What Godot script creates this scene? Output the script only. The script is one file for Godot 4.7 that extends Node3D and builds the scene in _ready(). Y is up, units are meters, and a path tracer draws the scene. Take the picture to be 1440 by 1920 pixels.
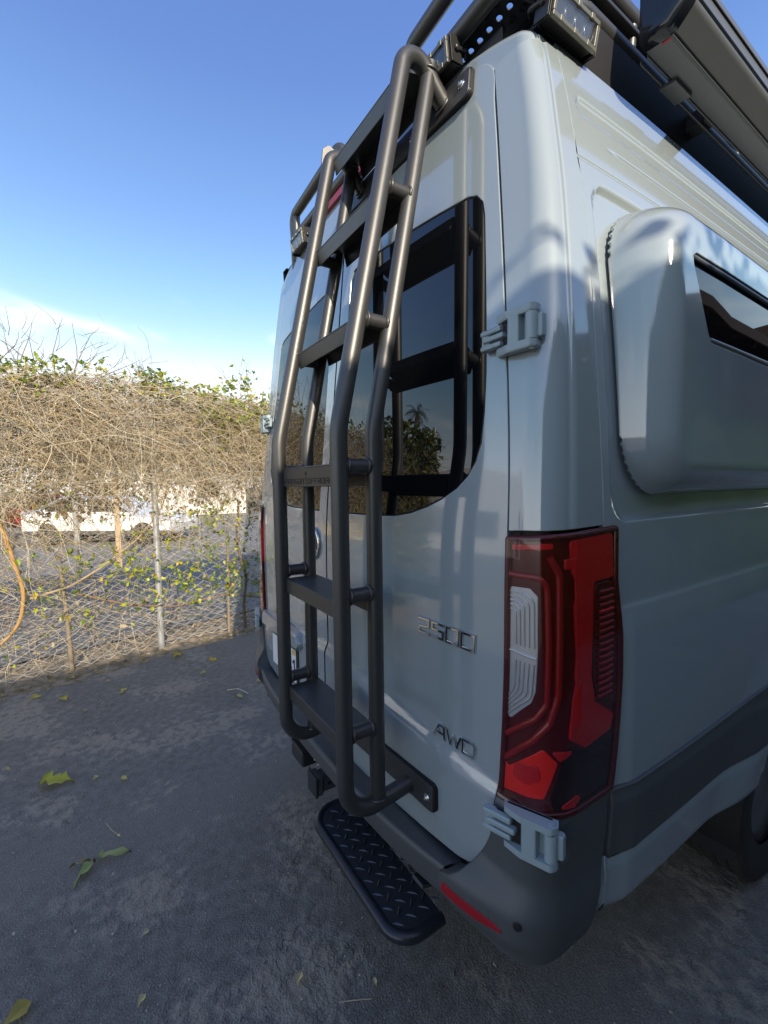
extends Node3D
# Rear corner of a grey-blue camper van on a shaded asphalt drive beside a vine-grown chain-link fence.
# x runs to the van's right side, y up, z backwards out of the van's rear doors; units are metres.

class MB:
	var v := PackedVector3Array()
	var n := PackedVector3Array()
	var c := PackedColorArray()
	var ix := PackedInt32Array()
	var m := 1.0          # -1 mirrors across the van's middle
	var col := Color.WHITE
	var keys := {}
	func _init(side := 1.0): m = side
	func vert(p: Vector3, nn: Vector3) -> int:
		v.append(Vector3(p.x * m, p.y, p.z)); n.append(Vector3(nn.x * m, nn.y, nn.z)); c.append(col)
		return v.size() - 1
	func tri(a: int, b: int, d: int):   # counter-clockwise seen from outside
		if m > 0: ix.append(a); ix.append(d); ix.append(b)
		else: ix.append(a); ix.append(b); ix.append(d)
	func quad(a: int, b: int, d: int, e: int):
		tri(a, b, d); tri(a, d, e)
	func flat(ps: Array):               # a flat convex face, counter-clockwise
		var nn: Vector3 = (ps[1] - ps[0]).cross(ps[2] - ps[0]).normalized()
		var f := []
		for p in ps: f.append(vert(p, nn))
		for k in range(1, f.size() - 1): tri(f[0], f[k], f[k + 1])
	func mesh() -> ArrayMesh:
		var a := []
		a.resize(Mesh.ARRAY_MAX)
		a[Mesh.ARRAY_VERTEX] = v; a[Mesh.ARRAY_NORMAL] = n; a[Mesh.ARRAY_COLOR] = c; a[Mesh.ARRAY_INDEX] = ix
		var am := ArrayMesh.new()
		am.add_surface_from_arrays(Mesh.PRIMITIVE_TRIANGLES, a)
		return am
	func tube(pts: Array, r, sides := 12, caps := true, closed := false):
		var up := Vector3.UP
		var rows := []
		var k := pts.size()
		var prev := Vector3.ZERO
		for i in k:
			var p: Vector3 = pts[i]
			var t: Vector3
			if closed: t = (pts[(i + 1) % k] - pts[(i - 1 + k) % k]).normalized()
			else: t = (pts[mini(i + 1, k - 1)] - pts[maxi(i - 1, 0)]).normalized()
			if i == 0:
				up = Vector3.UP if absf(t.y) < 0.9 else Vector3.BACK
				up = (up - t * up.dot(t)).normalized()
			else:
				up = (up - t * up.dot(t)).normalized()
			var s := t.cross(up)
			var rr: float = r[i] if r is Array else r
			var row := []
			for j in sides:
				var a := TAU * j / sides
				var d := s * cos(a) + up * sin(a)
				row.append(vert(p + d * rr, d))
			rows.append(row)
		for i in (k if closed else k - 1):
			var ra: Array = rows[i]
			var rb: Array = rows[(i + 1) % k]
			for j in sides:
				var j2 := (j + 1) % sides
				quad(ra[j], rb[j], rb[j2], ra[j2])
		if caps and not closed:
			for e in 2:
				var i := 0 if e == 0 else k - 1
				var t: Vector3 = (pts[0] - pts[1]).normalized() if e == 0 else (pts[k - 1] - pts[k - 2]).normalized()
				var mid := vert(pts[i], t)
				var ring := []
				for q in rows[i]: ring.append(vert(Vector3(v[q].x * m, v[q].y, v[q].z), t))
				for j in sides:
					if e == 0: tri(mid, ring[j], ring[(j + 1) % sides])
					else: tri(mid, ring[(j + 1) % sides], ring[j])
	func box(xf: Transform3D, size: Vector3, bev := 0.003):
		var h := size / 2.0
		bev = minf(bev, minf(h.x, minf(h.y, h.z)) * 0.9)
		var id := {}
		for ax in 3:
			for sg in [-1, 1]:
				for s1 in [-1, 1]:
					for s2 in [-1, 1]:
						var nn := Vector3.ZERO
						nn[ax] = sg
						var p := Vector3.ZERO
						p[ax] = sg * h[ax]
						p[(ax + 1) % 3] = s1 * (h[(ax + 1) % 3] - bev)
						p[(ax + 2) % 3] = s2 * (h[(ax + 2) % 3] - bev)
						id[[ax, sg, s1, s2]] = vert(xf * p, (xf.basis * nn).normalized())
		for ax in 3:
			for sg in [-1, 1]:
				var q := [id[[ax, sg, -1, -1]], id[[ax, sg, 1, -1]], id[[ax, sg, 1, 1]], id[[ax, sg, -1, 1]]]
				if sg > 0: quad(q[0], q[1], q[2], q[3])
				else: quad(q[3], q[2], q[1], q[0])
		for ax in 3:    # edges between face ax and face ax+1
			var b := (ax + 1) % 3
			for sa in [-1, 1]:
				for sb in [-1, 1]:
					# on face ax: (s1 = along b, s2 = along the third); on face b: (s1 = along third, s2 = along ax)
					var a0: int = id[[ax, sa, sb, -1]]
					var a1: int = id[[ax, sa, sb, 1]]
					var b0: int = id[[b, sb, -1, sa]]
					var b1: int = id[[b, sb, 1, sa]]
					if sa * sb > 0: quad(a0, b0, b1, a1)
					else: quad(a1, b1, b0, a0)
		for sx in [-1, 1]:
			for sy in [-1, 1]:
				for sz in [-1, 1]:
					var a: int = id[[0, sx, sy, sz]]
					var b: int = id[[1, sy, sz, sx]]
					var d: int = id[[2, sz, sx, sy]]
					if sx * sy * sz > 0: tri(a, b, d)
					else: tri(a, d, b)
	func prism(poly: PackedVector2Array, xf: Transform3D, depth: float, bev := 0.002):
		# an outline in the local xy plane pushed out along local +z
		if Geometry2D.is_polygon_clockwise(poly): poly.reverse()
		var k := poly.size()
		var tn := []
		for i in k:
			var e1: Vector2 = (poly[i] - poly[(i - 1 + k) % k]).normalized()
			var e2: Vector2 = (poly[(i + 1) % k] - poly[i]).normalized()
			var nn := Vector2(e1.y, -e1.x) + Vector2(e2.y, -e2.x)
			tn.append(nn.normalized() / maxf(0.4, nn.length() / 2.0))
		var tris := Geometry2D.triangulate_polygon(poly)
		var zb := xf.basis.z.normalized()
		var front := []
		var back := []
		for i in k:
			var p: Vector2 = poly[i] - tn[i] * bev
			front.append(vert(xf * Vector3(p.x, p.y, depth), zb))
			back.append(vert(xf * Vector3(poly[i].x, poly[i].y, 0), -zb))
		for t in range(0, tris.size(), 3):
			var a := tris[t]
			var b := tris[t + 1]
			var d := tris[t + 2]
			if (poly[b] - poly[a]).cross(poly[d] - poly[a]) < 0:
				var q := b
				b = d
				d = q
			tri(front[a], front[b], front[d]); tri(back[a], back[d], back[b])
		for i in k:
			var j := (i + 1) % k
			var e: Vector2 = (poly[j] - poly[i]).normalized()
			var en := (xf.basis * Vector3(e.y, -e.x, 0)).normalized()
			var en2 := (en + zb * 0.5).normalized()
			var pi: Vector2 = poly[i] - tn[i] * bev
			var pj: Vector2 = poly[j] - tn[j] * bev
			var a0 := vert(xf * Vector3(poly[i].x, poly[i].y, 0), en)
			var b0 := vert(xf * Vector3(poly[j].x, poly[j].y, 0), en)
			var a1 := vert(xf * Vector3(poly[i].x, poly[i].y, depth - bev), en)
			var b1 := vert(xf * Vector3(poly[j].x, poly[j].y, depth - bev), en)
			quad(a0, b0, b1, a1)
			var a2 := vert(xf * Vector3(pi.x, pi.y, depth), en2)
			var b2 := vert(xf * Vector3(pj.x, pj.y, depth), en2)
			quad(a1, b1, b2, a2)
	func lathe(prof: Array, xf: Transform3D, segs := 24):
		# profile points (radius, height along local y); outside on the right going up
		var rows := []
		for i in prof.size():
			var a: Vector2 = prof[maxi(i - 1, 0)]
			var b: Vector2 = prof[mini(i + 1, prof.size() - 1)]
			var t := (b - a).normalized()
			var nn := Vector2(t.y, -t.x)
			var row := []
			for j in segs:
				var an := TAU * j / segs
				var d := Vector3(cos(an), 0, -sin(an))
				row.append(vert(xf * (d * prof[i].x + Vector3.UP * prof[i].y), (xf.basis * (d * nn.x + Vector3.UP * nn.y)).normalized()))
			rows.append(row)
		for i in prof.size() - 1:
			for j in segs:
				var j2 := (j + 1) % segs
				quad(rows[i][j], rows[i][j2], rows[i + 1][j2], rows[i + 1][j])
	func grid(fn: Callable, us: Array, vs: Array, flip := false):
		keys = {}
		var rows := []
		for i in us.size():
			var row := []
			for j in vs.size(): row.append(sv(fn, us[i], vs[j], flip))
			rows.append(row)
		for i in us.size() - 1:
			for j in vs.size() - 1:
				if flip: quad(rows[i][j], rows[i][j + 1], rows[i + 1][j + 1], rows[i + 1][j])
				else: quad(rows[i][j], rows[i + 1][j], rows[i + 1][j + 1], rows[i][j + 1])
	func normal(fn: Callable, u: float, w: float, flip: bool) -> Vector3:
		var e := 0.0015
		var du: Vector3 = fn.call(u + e, w) - fn.call(u - e, w)
		var dv: Vector3 = fn.call(u, w + e) - fn.call(u, w - e)
		return du.cross(dv).normalized() * (-1.0 if flip else 1.0)
	func sv(fn: Callable, u: float, w: float, flip: bool) -> int:
		var key := Vector2i(roundi(u * 20000), roundi(w * 20000))
		if keys.has(key): return keys[key]
		var k := vert(fn.call(u, w), normal(fn, u, w, flip))
		keys[key] = k
		return k
	func patch(outline: PackedVector2Array, holes: Array, us: Array, vs: Array, fn: Callable, flip := false, depth := 0.012, bev := 0.002):
		# a sheet fn(u, v) cut to an outline, with holes, its edges rolled over and turned in by depth
		keys = {}
		if Geometry2D.is_polygon_clockwise(outline): outline.reverse()
		var cut := {}
		var loops := [outline]
		for h in holes: loops.append(h)
		for lp in loops:
			var k: int = lp.size()
			for i in k:
				var a: Vector2 = lp[i]
				var b: Vector2 = lp[(i + 1) % k]
				var steps := maxi(2, int(a.distance_to(b) / 0.0012))
				for s in steps + 1:
					var p := a.lerp(b, float(s) / steps)
					cut[Vector2i(clampi(us.bsearch(p.x) - 1, 0, us.size() - 2), clampi(vs.bsearch(p.y) - 1, 0, vs.size() - 2))] = true
		for i in us.size() - 1:
			for j in vs.size() - 1:
				var cell := PackedVector2Array([Vector2(us[i], vs[j]), Vector2(us[i + 1], vs[j]), Vector2(us[i + 1], vs[j + 1]), Vector2(us[i], vs[j + 1])])
				if not cut.has(Vector2i(i, j)):
					var mid := (cell[0] + cell[2]) / 2.0
					if not Geometry2D.is_point_in_polygon(mid, outline): continue
					var inhole := false
					for h in holes:
						if Geometry2D.is_point_in_polygon(mid, h): inhole = true
					if inhole: continue
					piece(cell, fn, flip)
					continue
				var parts := Geometry2D.intersect_polygons(cell, outline)
				for h in holes:
					var next: Array[PackedVector2Array] = []
					for q in parts: next.append_array(Geometry2D.clip_polygons(q, h))
					parts = next
				for q in parts: piece(q, fn, flip)
		if depth > 0.0:
			for li in loops.size():
				var lp: PackedVector2Array = loops[li]
				if li > 0 and not Geometry2D.is_polygon_clockwise(lp): lp.reverse()
				rim(lp, fn, flip, depth, bev)
	func rim(lp: PackedVector2Array, fn: Callable, flip: bool, depth: float, bev: float):
		var k := lp.size()
		var rings := [[], [], [], []]
		for i in k:
			var p: Vector2 = lp[i]
			var w: Vector3 = fn.call(p.x, p.y)
			var nn := normal(fn, p.x, p.y, flip)
			var q0: Vector2 = lp[(i - 1 + k) % k]
			var q1: Vector2 = lp[(i + 1) % k]
			var d: Vector3 = fn.call(q1.x, q1.y) - fn.call(q0.x, q0.y)
			var out := d.cross(nn).normalized() * (-1.0 if flip else 1.0)
			rings[0].append(vert(w, nn))
			rings[1].append(vert(w + out * bev * 0.7 - nn * bev * 0.3, (nn + out).normalized()))
			rings[2].append(vert(w + out * bev - nn * bev, out))
			rings[3].append(vert(w + out * bev - nn * (bev + depth), out))
		for g in 3:
			for i in k:
				var j := (i + 1) % k
				if flip: quad(rings[g][i], rings[g][j], rings[g + 1][j], rings[g + 1][i])
				else: quad(rings[g][i], rings[g + 1][i], rings[g + 1][j], rings[g][j])
	func piece(q: PackedVector2Array, fn: Callable, flip: bool):
		if q.size() < 3: return
		var t := PackedInt32Array([0, 1, 2, 0, 2, 3]) if q.size() == 4 and not Geometry2D.is_polygon_clockwise(q) and convex(q) else Geometry2D.triangulate_polygon(q)
		var id := []
		for p in q: id.append(sv(fn, p.x, p.y, flip))
		for k in range(0, t.size(), 3):
			var a: Vector2 = q[t[k]]
			var s := (q[t[k + 1]] - a).cross(q[t[k + 2]] - a)
			if (s < 0) != flip: tri(id[t[k]], id[t[k + 2]], id[t[k + 1]])
			else: tri(id[t[k]], id[t[k + 1]], id[t[k + 2]])
	func convex(q: PackedVector2Array) -> bool:
		for i in 4:
			if (q[(i + 1) % 4] - q[i]).cross(q[(i + 2) % 4] - q[(i + 1) % 4]) <= 0: return false
		return true

# ---------------------------------------------------------------- naming

var taken := {}

func numbered(called: String) -> String:
	if not taken.has(called):
		taken[called] = 0
		return called
	taken[called] += 1
	return "%s_%03d" % [called, taken[called]]

func put(called: String, b, mat: Material, parent: Node = null) -> MeshInstance3D:
	var o := MeshInstance3D.new()
	o.mesh = b.mesh() if b is MB else b
	o.material_override = mat
	if parent == null:
		o.name = numbered(called)
		add_child(o)
	else:
		var nm := called
		var k := 0
		while parent.has_node(nm):
			k += 1
			nm = "%s_%03d" % [called, k]
		o.name = nm
		parent.add_child(o, true)
	return o

func node(called: String, parent: Node = null, at := Vector3.ZERO) -> Node3D:
	var o := Node3D.new()
	if parent == null:
		o.name = numbered(called)
		add_child(o)
	else:
		var nm := called
		var k := 0
		while parent.has_node(nm):
			k += 1
			nm = "%s_%03d" % [called, k]
		o.name = nm
		parent.add_child(o, true)
	o.position = at
	return o

func tag(o: Node, label: String, category := "", group := "", kind := ""):
	if label: o.set_meta("label", label)
	if category: o.set_meta("category", category)
	if group: o.set_meta("group", group)
	if kind: o.set_meta("kind", kind)

# ---------------------------------------------------------------- small shape helpers

func lin(a: float, b: float, k: int) -> Array:
	var r := []
	for i in k + 1: r.append(lerpf(a, b, float(i) / k))
	return r

func lines(stops: Array) -> Array:      # [start, [end, step], ...] -> grid lines
	var r := [float(stops[0])]
	for s in stops.slice(1):
		var a: float = r[-1]
		var k := maxi(1, roundi(absf(s[0] - a) / s[1]))
		for i in k: r.append(lerpf(a, s[0], float(i + 1) / k))
	return r

func fillet(pts: Array, rad, seg := 8) -> Array:
	var r := [pts[0]]
	for i in range(1, pts.size() - 1):
		var p: Vector3 = pts[i]
		var a: Vector3 = (pts[i - 1] - p)
		var b: Vector3 = (pts[i + 1] - p)
		var rr: float = rad[i - 1] if rad is Array else rad
		var ang := a.angle_to(b)
		var d := minf(rr / tan(ang / 2.0), minf(a.length(), b.length()) * 0.499)
		var s := p + a.normalized() * d
		var e := p + b.normalized() * d
		for k in seg + 1:
			var t := float(k) / seg
			# a circular arc, near enough, as a rational quadratic
			var w := sin(ang / 2.0)
			var q0 := (1 - t) * (1 - t)
			var q1 := 2 * t * (1 - t) * w
			var q2 := t * t
			r.append((s * q0 + p * q1 + e * q2) / (q0 + q1 + q2))
	r.append(pts[-1])
	return r

func round2(pts: Array, rad, seg := 6) -> PackedVector2Array:
	var r := PackedVector2Array()
	var k := pts.size()
	for i in k:
		var p: Vector2 = pts[i]
		var a: Vector2 = pts[(i - 1 + k) % k] - p
		var b: Vector2 = pts[(i + 1) % k] - p
		var rr: float = rad[i] if rad is Array else rad
		if rr <= 0.0:
			r.append(p)
			continue
		var ang := absf(a.angle_to(b))
		var d := minf(rr / tan(ang / 2.0), minf(a.length(), b.length()) * 0.499)
		var s := p + a.normalized() * d
		var e := p + b.normalized() * d
		var w := sin(ang / 2.0)
		for t0 in seg + 1:
			var t := float(t0) / seg
			var q0 := (1 - t) * (1 - t)
			var q1 := 2 * t * (1 - t) * w
			var q2 := t * t
			r.append((s * q0 + p * q1 + e * q2) / (q0 + q1 + q2))
	return r

func dense(lp: PackedVector2Array, step: float) -> PackedVector2Array:
	var r := PackedVector2Array()
	for i in lp.size():
		var a := lp[i]
		var b := lp[(i + 1) % lp.size()]
		var k := maxi(1, ceili(a.distance_to(b) / step))
		for s in k: r.append(a.lerp(b, float(s) / k))
	return r

func at(x: float, y: float, z: float) -> Transform3D:
	return Transform3D(Basis(), Vector3(x, y, z))

func facing(o: Vector3, zdir: Vector3, up := Vector3.UP) -> Transform3D:
	var z := zdir.normalized()
	var x := up.cross(z).normalized()
	return Transform3D(Basis(x, z.cross(x), z), o)

func interp(xs: Array, ys: Array, x: float) -> float:   # smooth through points
	if x <= xs[0]: return ys[0] + (x - xs[0]) * (ys[1] - ys[0]) / (xs[1] - xs[0])
	var k := xs.size()
	if x >= xs[k - 1]: return ys[k - 1] + (x - xs[k - 1]) * (ys[k - 1] - ys[k - 2]) / (xs[k - 1] - xs[k - 2])
	var i := 0
	while x > xs[i + 1]: i += 1
	var h: float = xs[i + 1] - xs[i]
	var t: float = (x - xs[i]) / h
	var m0: float = (ys[i + 1] - ys[maxi(i - 1, 0)]) / (xs[i + 1] - xs[maxi(i - 1, 0)]) * h
	var m1: float = (ys[mini(i + 2, k - 1)] - ys[i]) / (xs[mini(i + 2, k - 1)] - xs[i]) * h
	return (2 * t * t * t - 3 * t * t + 1) * ys[i] + (t * t * t - 2 * t * t + t) * m0 + (-2 * t * t * t + 3 * t * t) * ys[i + 1] + (t * t * t - t * t) * m1

# ---------------------------------------------------------------- materials

func mat(called: String, linear: Color, rough: float, metal := 0.0) -> StandardMaterial3D:
	var m := StandardMaterial3D.new()
	m.resource_name = called
	var a := linear.a
	m.albedo_color = linear.linear_to_srgb()
	m.albedo_color.a = a
	m.roughness = rough
	m.metallic = metal
	return m

func noise_tex(freq: float, size: int, sd: int, octaves := 4, kind := FastNoiseLite.TYPE_SIMPLEX_SMOOTH, ramp = null, bump := false, strength := 4.0) -> NoiseTexture2D:
	var f := FastNoiseLite.new()
	f.noise_type = kind
	f.seed = sd
	f.frequency = freq
	f.fractal_octaves = octaves
	var t := NoiseTexture2D.new()
	t.width = size
	t.height = size
	t.seamless = true
	t.noise = f
	if ramp != null:
		var g := Gradient.new()
		g.offsets = PackedFloat32Array(ramp[0])
		g.colors = PackedColorArray(ramp[1])
		t.color_ramp = g
	if bump:
		t.as_normal_map = true
		t.bump_strength = strength
	return t

func grain(m: StandardMaterial3D, freq: float, tile: float, cm: float, sd := 1):
	m.uv1_triplanar = true
	m.uv1_scale = Vector3.ONE / tile
	m.heightmap_enabled = true
	m.heightmap_texture = noise_tex(freq, 512, sd, 3)
	m.heightmap_scale = cm

# ---------------------------------------------------------------- the van's shape

const YS := [0.5, 0.75, 0.93, 1.25, 1.6, 2.0, 2.3, 2.5, 2.62, 2.76]
const XS := [0.975, 0.99, 1.0, 1.0, 0.985, 0.957, 0.925, 0.89, 0.865, 0.83]

func corner_r(y: float) -> float:      # radius of the body's upright rear corners
	return lerpf(0.075, 0.042, smoothstep(1.6, 2.6, y))

func side_x(y: float, z: float) -> float:
	return interp(YS, XS, y) - 0.02 * exp(minf(0.0, z) / 0.35)

func rear_z(x: float, y: float) -> float:
	var d := y - 1.5
	var lower := 0.016 * (1.0 - smoothstep(0.950, 0.995, y + 0.11 * absf(x) - 0.05))
	return 0.03 - 0.035 * (x / 0.9) * (x / 0.9) - 0.10 * (d + sqrt(d * d + 0.01)) / 2.0 + lower

func gap_x(y: float) -> float:
	return interp([0.72, 0.83, 1.05, 1.3, 1.66, 2.04, 2.44, 2.70], [0.815, 0.843, 0.861, 0.868, 0.860, 0.818, 0.762, 0.722], y)

# around the rear corner: u metres from the door gap, along the surface, at height y, off metres proud of it
func corner(u: float, y: float, off := 0.0) -> Vector3:
	var rc := corner_r(y)
	var xx := side_x(y, -0.03)
	var xc := xx - rc
	var xg := gap_x(y)
	var zc := rear_z(xc, y)
	var l1 := xc - xg
	var l2 := rc * PI / 2.0
	if u < l1: return Vector3(xg + u, y, rear_z(xg + u, y) + off)
	if u < l1 + l2:
		var a := (u - l1) / rc
		return Vector3(xc + (rc + off) * sin(a), y, zc - rc + (rc + off) * cos(a))
	var z := zc - rc - (u - l1 - l2)
	return Vector3(side_x(y, z) + off, y, z)

# u of the place where the side passes z
func corner_u(y: float, z: float) -> float:
	var rc := corner_r(y)
	var xc := side_x(y, -0.03) - rc
	return xc - gap_x(y) + rc * PI / 2.0 + rear_z(xc, y) - rc - z

const SEAM := -0.205

func pillar(u: float, y: float, off := 0.0) -> Vector3:      # u from 0 at the gap to 0.30 at the seam
	# a third of u each for the flat, the rounded corner and the side
	var rc := corner_r(y)
	var l1 := side_x(y, -0.03) - rc - gap_x(y)
	var l2 := rc * PI / 2.0
	var l3 := corner_u(y, SEAM) - l1 - l2
	var k := u / 0.10
	if k < 1.0: return corner(k * l1, y, off)
	if k < 2.0: return corner(l1 + (k - 1.0) * l2, y, off)
	return corner(l1 + l2 + (k - 2.0) * l3 + 0.000001, y, off)

func groove(d: float, w: float) -> float:
	return 1.0 - smoothstep(0.0, w, absf(d))

func rr_dist(p: Vector2, a: Vector2, b: Vector2, r: float) -> float:   # inside distance to a rounded rectangle (negative outside)
	var c := (a + b) / 2.0
	var h := (b - a) / 2.0
	var q := (p - c).abs() - h + Vector2(r, r)
	return -(Vector2(maxf(q.x, 0), maxf(q.y, 0)).length() + minf(maxf(q.x, q.y), 0.0) - r)

func side(z: float, y: float) -> Vector3:      # the body side with its pressings
	var x := side_x(y, z)
	var inn := smoothstep(-0.23, -0.30, z)
	x -= 0.006 * smoothstep(0.0, 0.016, rr_dist(Vector2(z, y), Vector2(-3.6, 2.535), Vector2(-0.235, 2.595), 0.03))
	x -= 0.003 * groove(y - 2.417, 0.006)
	x -= 0.004 * groove(y - 2.488, 0.007) * smoothstep(-0.33, -0.42, z)
	x -= 0.013 * smoothstep(0.0, 0.022, rr_dist(Vector2(z, y), Vector2(-1.82, 1.555), Vector2(-0.235, 2.375), 0.07))
	x += 0.011 * inn * (1.0 - smoothstep(1.27, 1.385, y)) + 0.004 * inn * (1.0 - smoothstep(1.352, 1.366, y))
	var d := Vector2(z + 1.50, y - 0.37).length()
	x += 0.028 * smoothstep(0.80, 0.56, d) * smoothstep(0.42, 0.5, d)
	return Vector3(x, y, z)

func bulge(z: float, y: float) -> Vector3:     # the flared side window pod
	var d := rr_dist(Vector2(z, y), Vector2(-1.66, 1.622), Vector2(-0.288, 2.335), 0.145)
	var t := clampf(d / 0.085, 0.0, 1.0)
	var t1 := clampf(d / 0.014, 0.0, 1.0)
	var s := pow(maxf(0.0, 1.0 - (1.0 - t) * (1.0 - t)), 0.62)
	var b := side(z, y).x
	var face := 1.062 - 0.03 * maxf(0.0, y - 2.0) - 0.012 * maxf(0, -0.6 - z)
	return Vector3(b + 0.010 + 0.005 * smoothstep(0.0, 1.0, t1) + (face - b - 0.015) * s, y, z)

func door(x: float, y: float) -> Vector3: return Vector3(x, y, rear_z(x, y))
func glass(x: float, y: float) -> Vector3: return Vector3(x, y, rear_z(x, y) - 0.003)
func seal(f: float, y: float) -> Vector3:
	var x := f * (gap_x(y) + 0.02)
	return Vector3(x, y, rear_z(x, y) - 0.016)
func lamp(u: float, y: float) -> Vector3: return corner(u, y, 0.0)
func lamp_out(u: float, y: float) -> Vector3: return corner(u, y, 0.012)

func bumper_off(u: float, y: float) -> float:
	var back := 1.0 - smoothstep(-0.05, 0.24, u)
	var ledge := smoothstep(0.775, 0.685, y)
	var under := smoothstep(0.645, 0.575, y)
	return 0.010 + ledge * lerpf(0.012, 0.058, back) - under * lerpf(0.012, 0.034, back)

func bumper(u: float, y: float) -> Vector3: return corner(u, y, bumper_off(u, y))

func sill(z: float, y: float) -> Vector3:
	return Vector3(side(z, y).x + 0.004 - 0.05 * smoothstep(0.63, 0.55, y) + 0.010 * smoothstep(0.775, 0.72, y), y, z)

func trim(z: float, y: float) -> Vector3:
	return Vector3(side(z, y).x + 0.009 + 0.006 * smoothstep(0.92, 0.89, y), y, z)

func door_outline() -> PackedVector2Array:
	var p := PackedVector2Array()
	p.append(Vector2(0.005, 0.655))
	p.append(Vector2(0.30, 0.666)); p.append(Vector2(0.60, 0.682))
	p.append_array(PackedVector2Array([Vector2(0.70, 0.689), Vector2(0.738, 0.693), Vector2(0.768, 0.702), Vector2(0.792, 0.717), Vector2(0.808, 0.735), Vector2(0.820, 0.757), Vector2(0.828, 0.785)]))
	var y := 0.81
	while y < 2.64:
		p.append(Vector2(gap_x(y) - 0.006, y))
		y += 0.05
	for q in [Vector2(0.727, 2.665), Vector2(0.720, 2.690), Vector2(0.706, 2.710), Vector2(0.685, 2.726), Vector2(0.655, 2.738), Vector2(0.60, 2.752), Vector2(0.50, 2.768), Vector2(0.35, 2.782), Vector2(0.2, 2.789), Vector2(0.005, 2.791)]: p.append(q)
	return p

func window_outline(grow := 0.0) -> PackedVector2Array:
	var p := [Vector2(0.075, 1.558), Vector2(0.20, 1.560), Vector2(0.36, 1.562), Vector2(0.446, 1.566), Vector2(0.52, 1.578), Vector2(0.589, 1.598), Vector2(0.645, 1.621), Vector2(0.695, 1.648), Vector2(0.730, 1.678), Vector2(0.752, 1.712), Vector2(0.766, 1.755), Vector2(0.769, 1.83),
		Vector2(0.765, 1.93), Vector2(0.753, 2.06), Vector2(0.738, 2.20), Vector2(0.724, 2.325), Vector2(0.715, 2.36), Vector2(0.695, 2.385), Vector2(0.665, 2.397), Vector2(0.55, 2.410), Vector2(0.40, 2.424), Vector2(0.25, 2.436), Vector2(0.12, 2.443), Vector2(0.092, 2.437), Vector2(0.077, 2.415)]
	var r := PackedVector2Array(p)
	if grow != 0.0: r = Geometry2D.offset_polygon(r, grow, Geometry2D.JOIN_ROUND)[0]
	return r

func roof_edge_y(x: float) -> float:
	return 2.822 - 0.118 * pow(minf(absf(x), 0.87) / 0.85, 4.0)

# the roof's rolled edge: t runs along the rear, round the corner and forwards; a turns from the wall up to the roof
func roof_roll(t: float, a: float) -> Vector3:
	var r := 0.05
	var rc := 0.042
	var xx := side_x(2.72, -0.3)
	var p: Vector3
	var nn: Vector3
	var k := rc * PI / 2.0
	var xc := xx - rc
	if t < xc:
		p = Vector3(t, 0, 0)
		nn = Vector3.BACK
		p.z = rear_z(t, roof_edge_y(t))
	elif t < xc + k:
		var g := (t - xc) / rc
		nn = Vector3(sin(g), 0, cos(g))
		var zc := rear_z(xc, roof_edge_y(xc))
		p = Vector3(xc + rc * sin(g), 0, zc - rc + rc * cos(g))
	else:
		nn = Vector3.RIGHT
		p = Vector3(xx, 0, rear_z(xc, roof_edge_y(xc)) - rc - (t - xc - k))
	var yb := roof_edge_y(p.x) - 0.02
	return p + Vector3.UP * (yb + (r * 0.62) * sin(a)) - nn * (r * (1.0 - cos(a)))

# ---------------------------------------------------------------- square stroke letters, as on the van's badges

const STROKES := {
	"2": [[0, 1, .86, 1], [.86, 1, .86, .52], [.86, .52, 0.05, .40], [0.05, .40, 0, 0], [0, 0, .9, 0]],
	"5": [[.92, 1, 0.04, 1], [0.04, 1, 0, .52], [0, .52, .9, .52], [.9, .52, .86, 0], [.86, 0, 0, 0]],
	"0": [[.04, 1, .92, 1], [.92, 1, .88, 0], [.88, 0, 0, 0], [0, 0, .04, 1]],
	"A": [[0, 0, .48, 1], [.48, 1, .86, 1], [.86, 1, .94, 0], [.3, .38, .86, .38]],
	"W": [[0, 1, .22, 0], [.22, 0, .5, .75], [.5, .75, .74, 0], [.74, 0, 1.02, 1]],
	"D": [[.06, 1, .84, 1], [.84, 1, .95, .8], [.95, .8, .9, .2], [.9, .2, .78, 0], [.78, 0, 0, 0], [0, 0, .06, 1]],
	"P": [[0, 0, 0, 1], [0, 1, .8, 1], [.8, 1, .8, .45], [.8, .45, .1, .45]],
	"a": [[0, 0, 0, 1], [0, 1, .8, 1], [.8, 1, .8, 0], [.15, .45, .65, .45]],
	"R": [[0, 0, 0, 1], [0, 1, .8, 1], [.8, 1, .8, .5], [.8, .5, .15, .5], [.35, .5, .8, 0]],
	"G": [[.8, 1, 0, 1], [0, 1, 0, 0], [0, 0, .8, 0], [.8, 0, .8, .45], [.8, .45, .45, .45]],
	"O": [[0, 0, 0, 1], [0, 1, .8, 1], [.8, 1, .8, 0], [.8, 0, 0, 0]],
	"N": [[0, 0, 0, 1], [0, 1, .75, 1], [.75, 1, .8, 0]],
	"F": [[0, 0, 0, 1], [0, 1, .8, 1], [.12, .5, .65, .5]],
	"d": [[0, 0, 0, 1], [0, 1, .6, 1], [.6, 1, .8, .75], [.8, .75, .8, .25], [.8, .25, .6, 0], [.6, 0, 0, 0]],
}

func letter(ch: String, w: float, h: float, thick: float, depth: float, bev: float, xf: Transform3D) -> MB:
	var b := MB.new()
	var k := 0
	for s in STROKES[ch]:
		var a := Vector2(s[0] * w, s[1] * h)
		var e := Vector2(s[2] * w, s[3] * h)
		var d := (e - a).normalized()
		var nn := Vector2(-d.y, d.x) * thick / 2.0
		a -= d * thick * 0.42
		e += d * thick * 0.42
		b.prism(PackedVector2Array([a - nn, e - nn, e + nn, a + nn]), xf, depth + 0.00012 * k, bev)
		k += 1
	return b

# ---------------------------------------------------------------- materials in use

var M := {}

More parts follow.
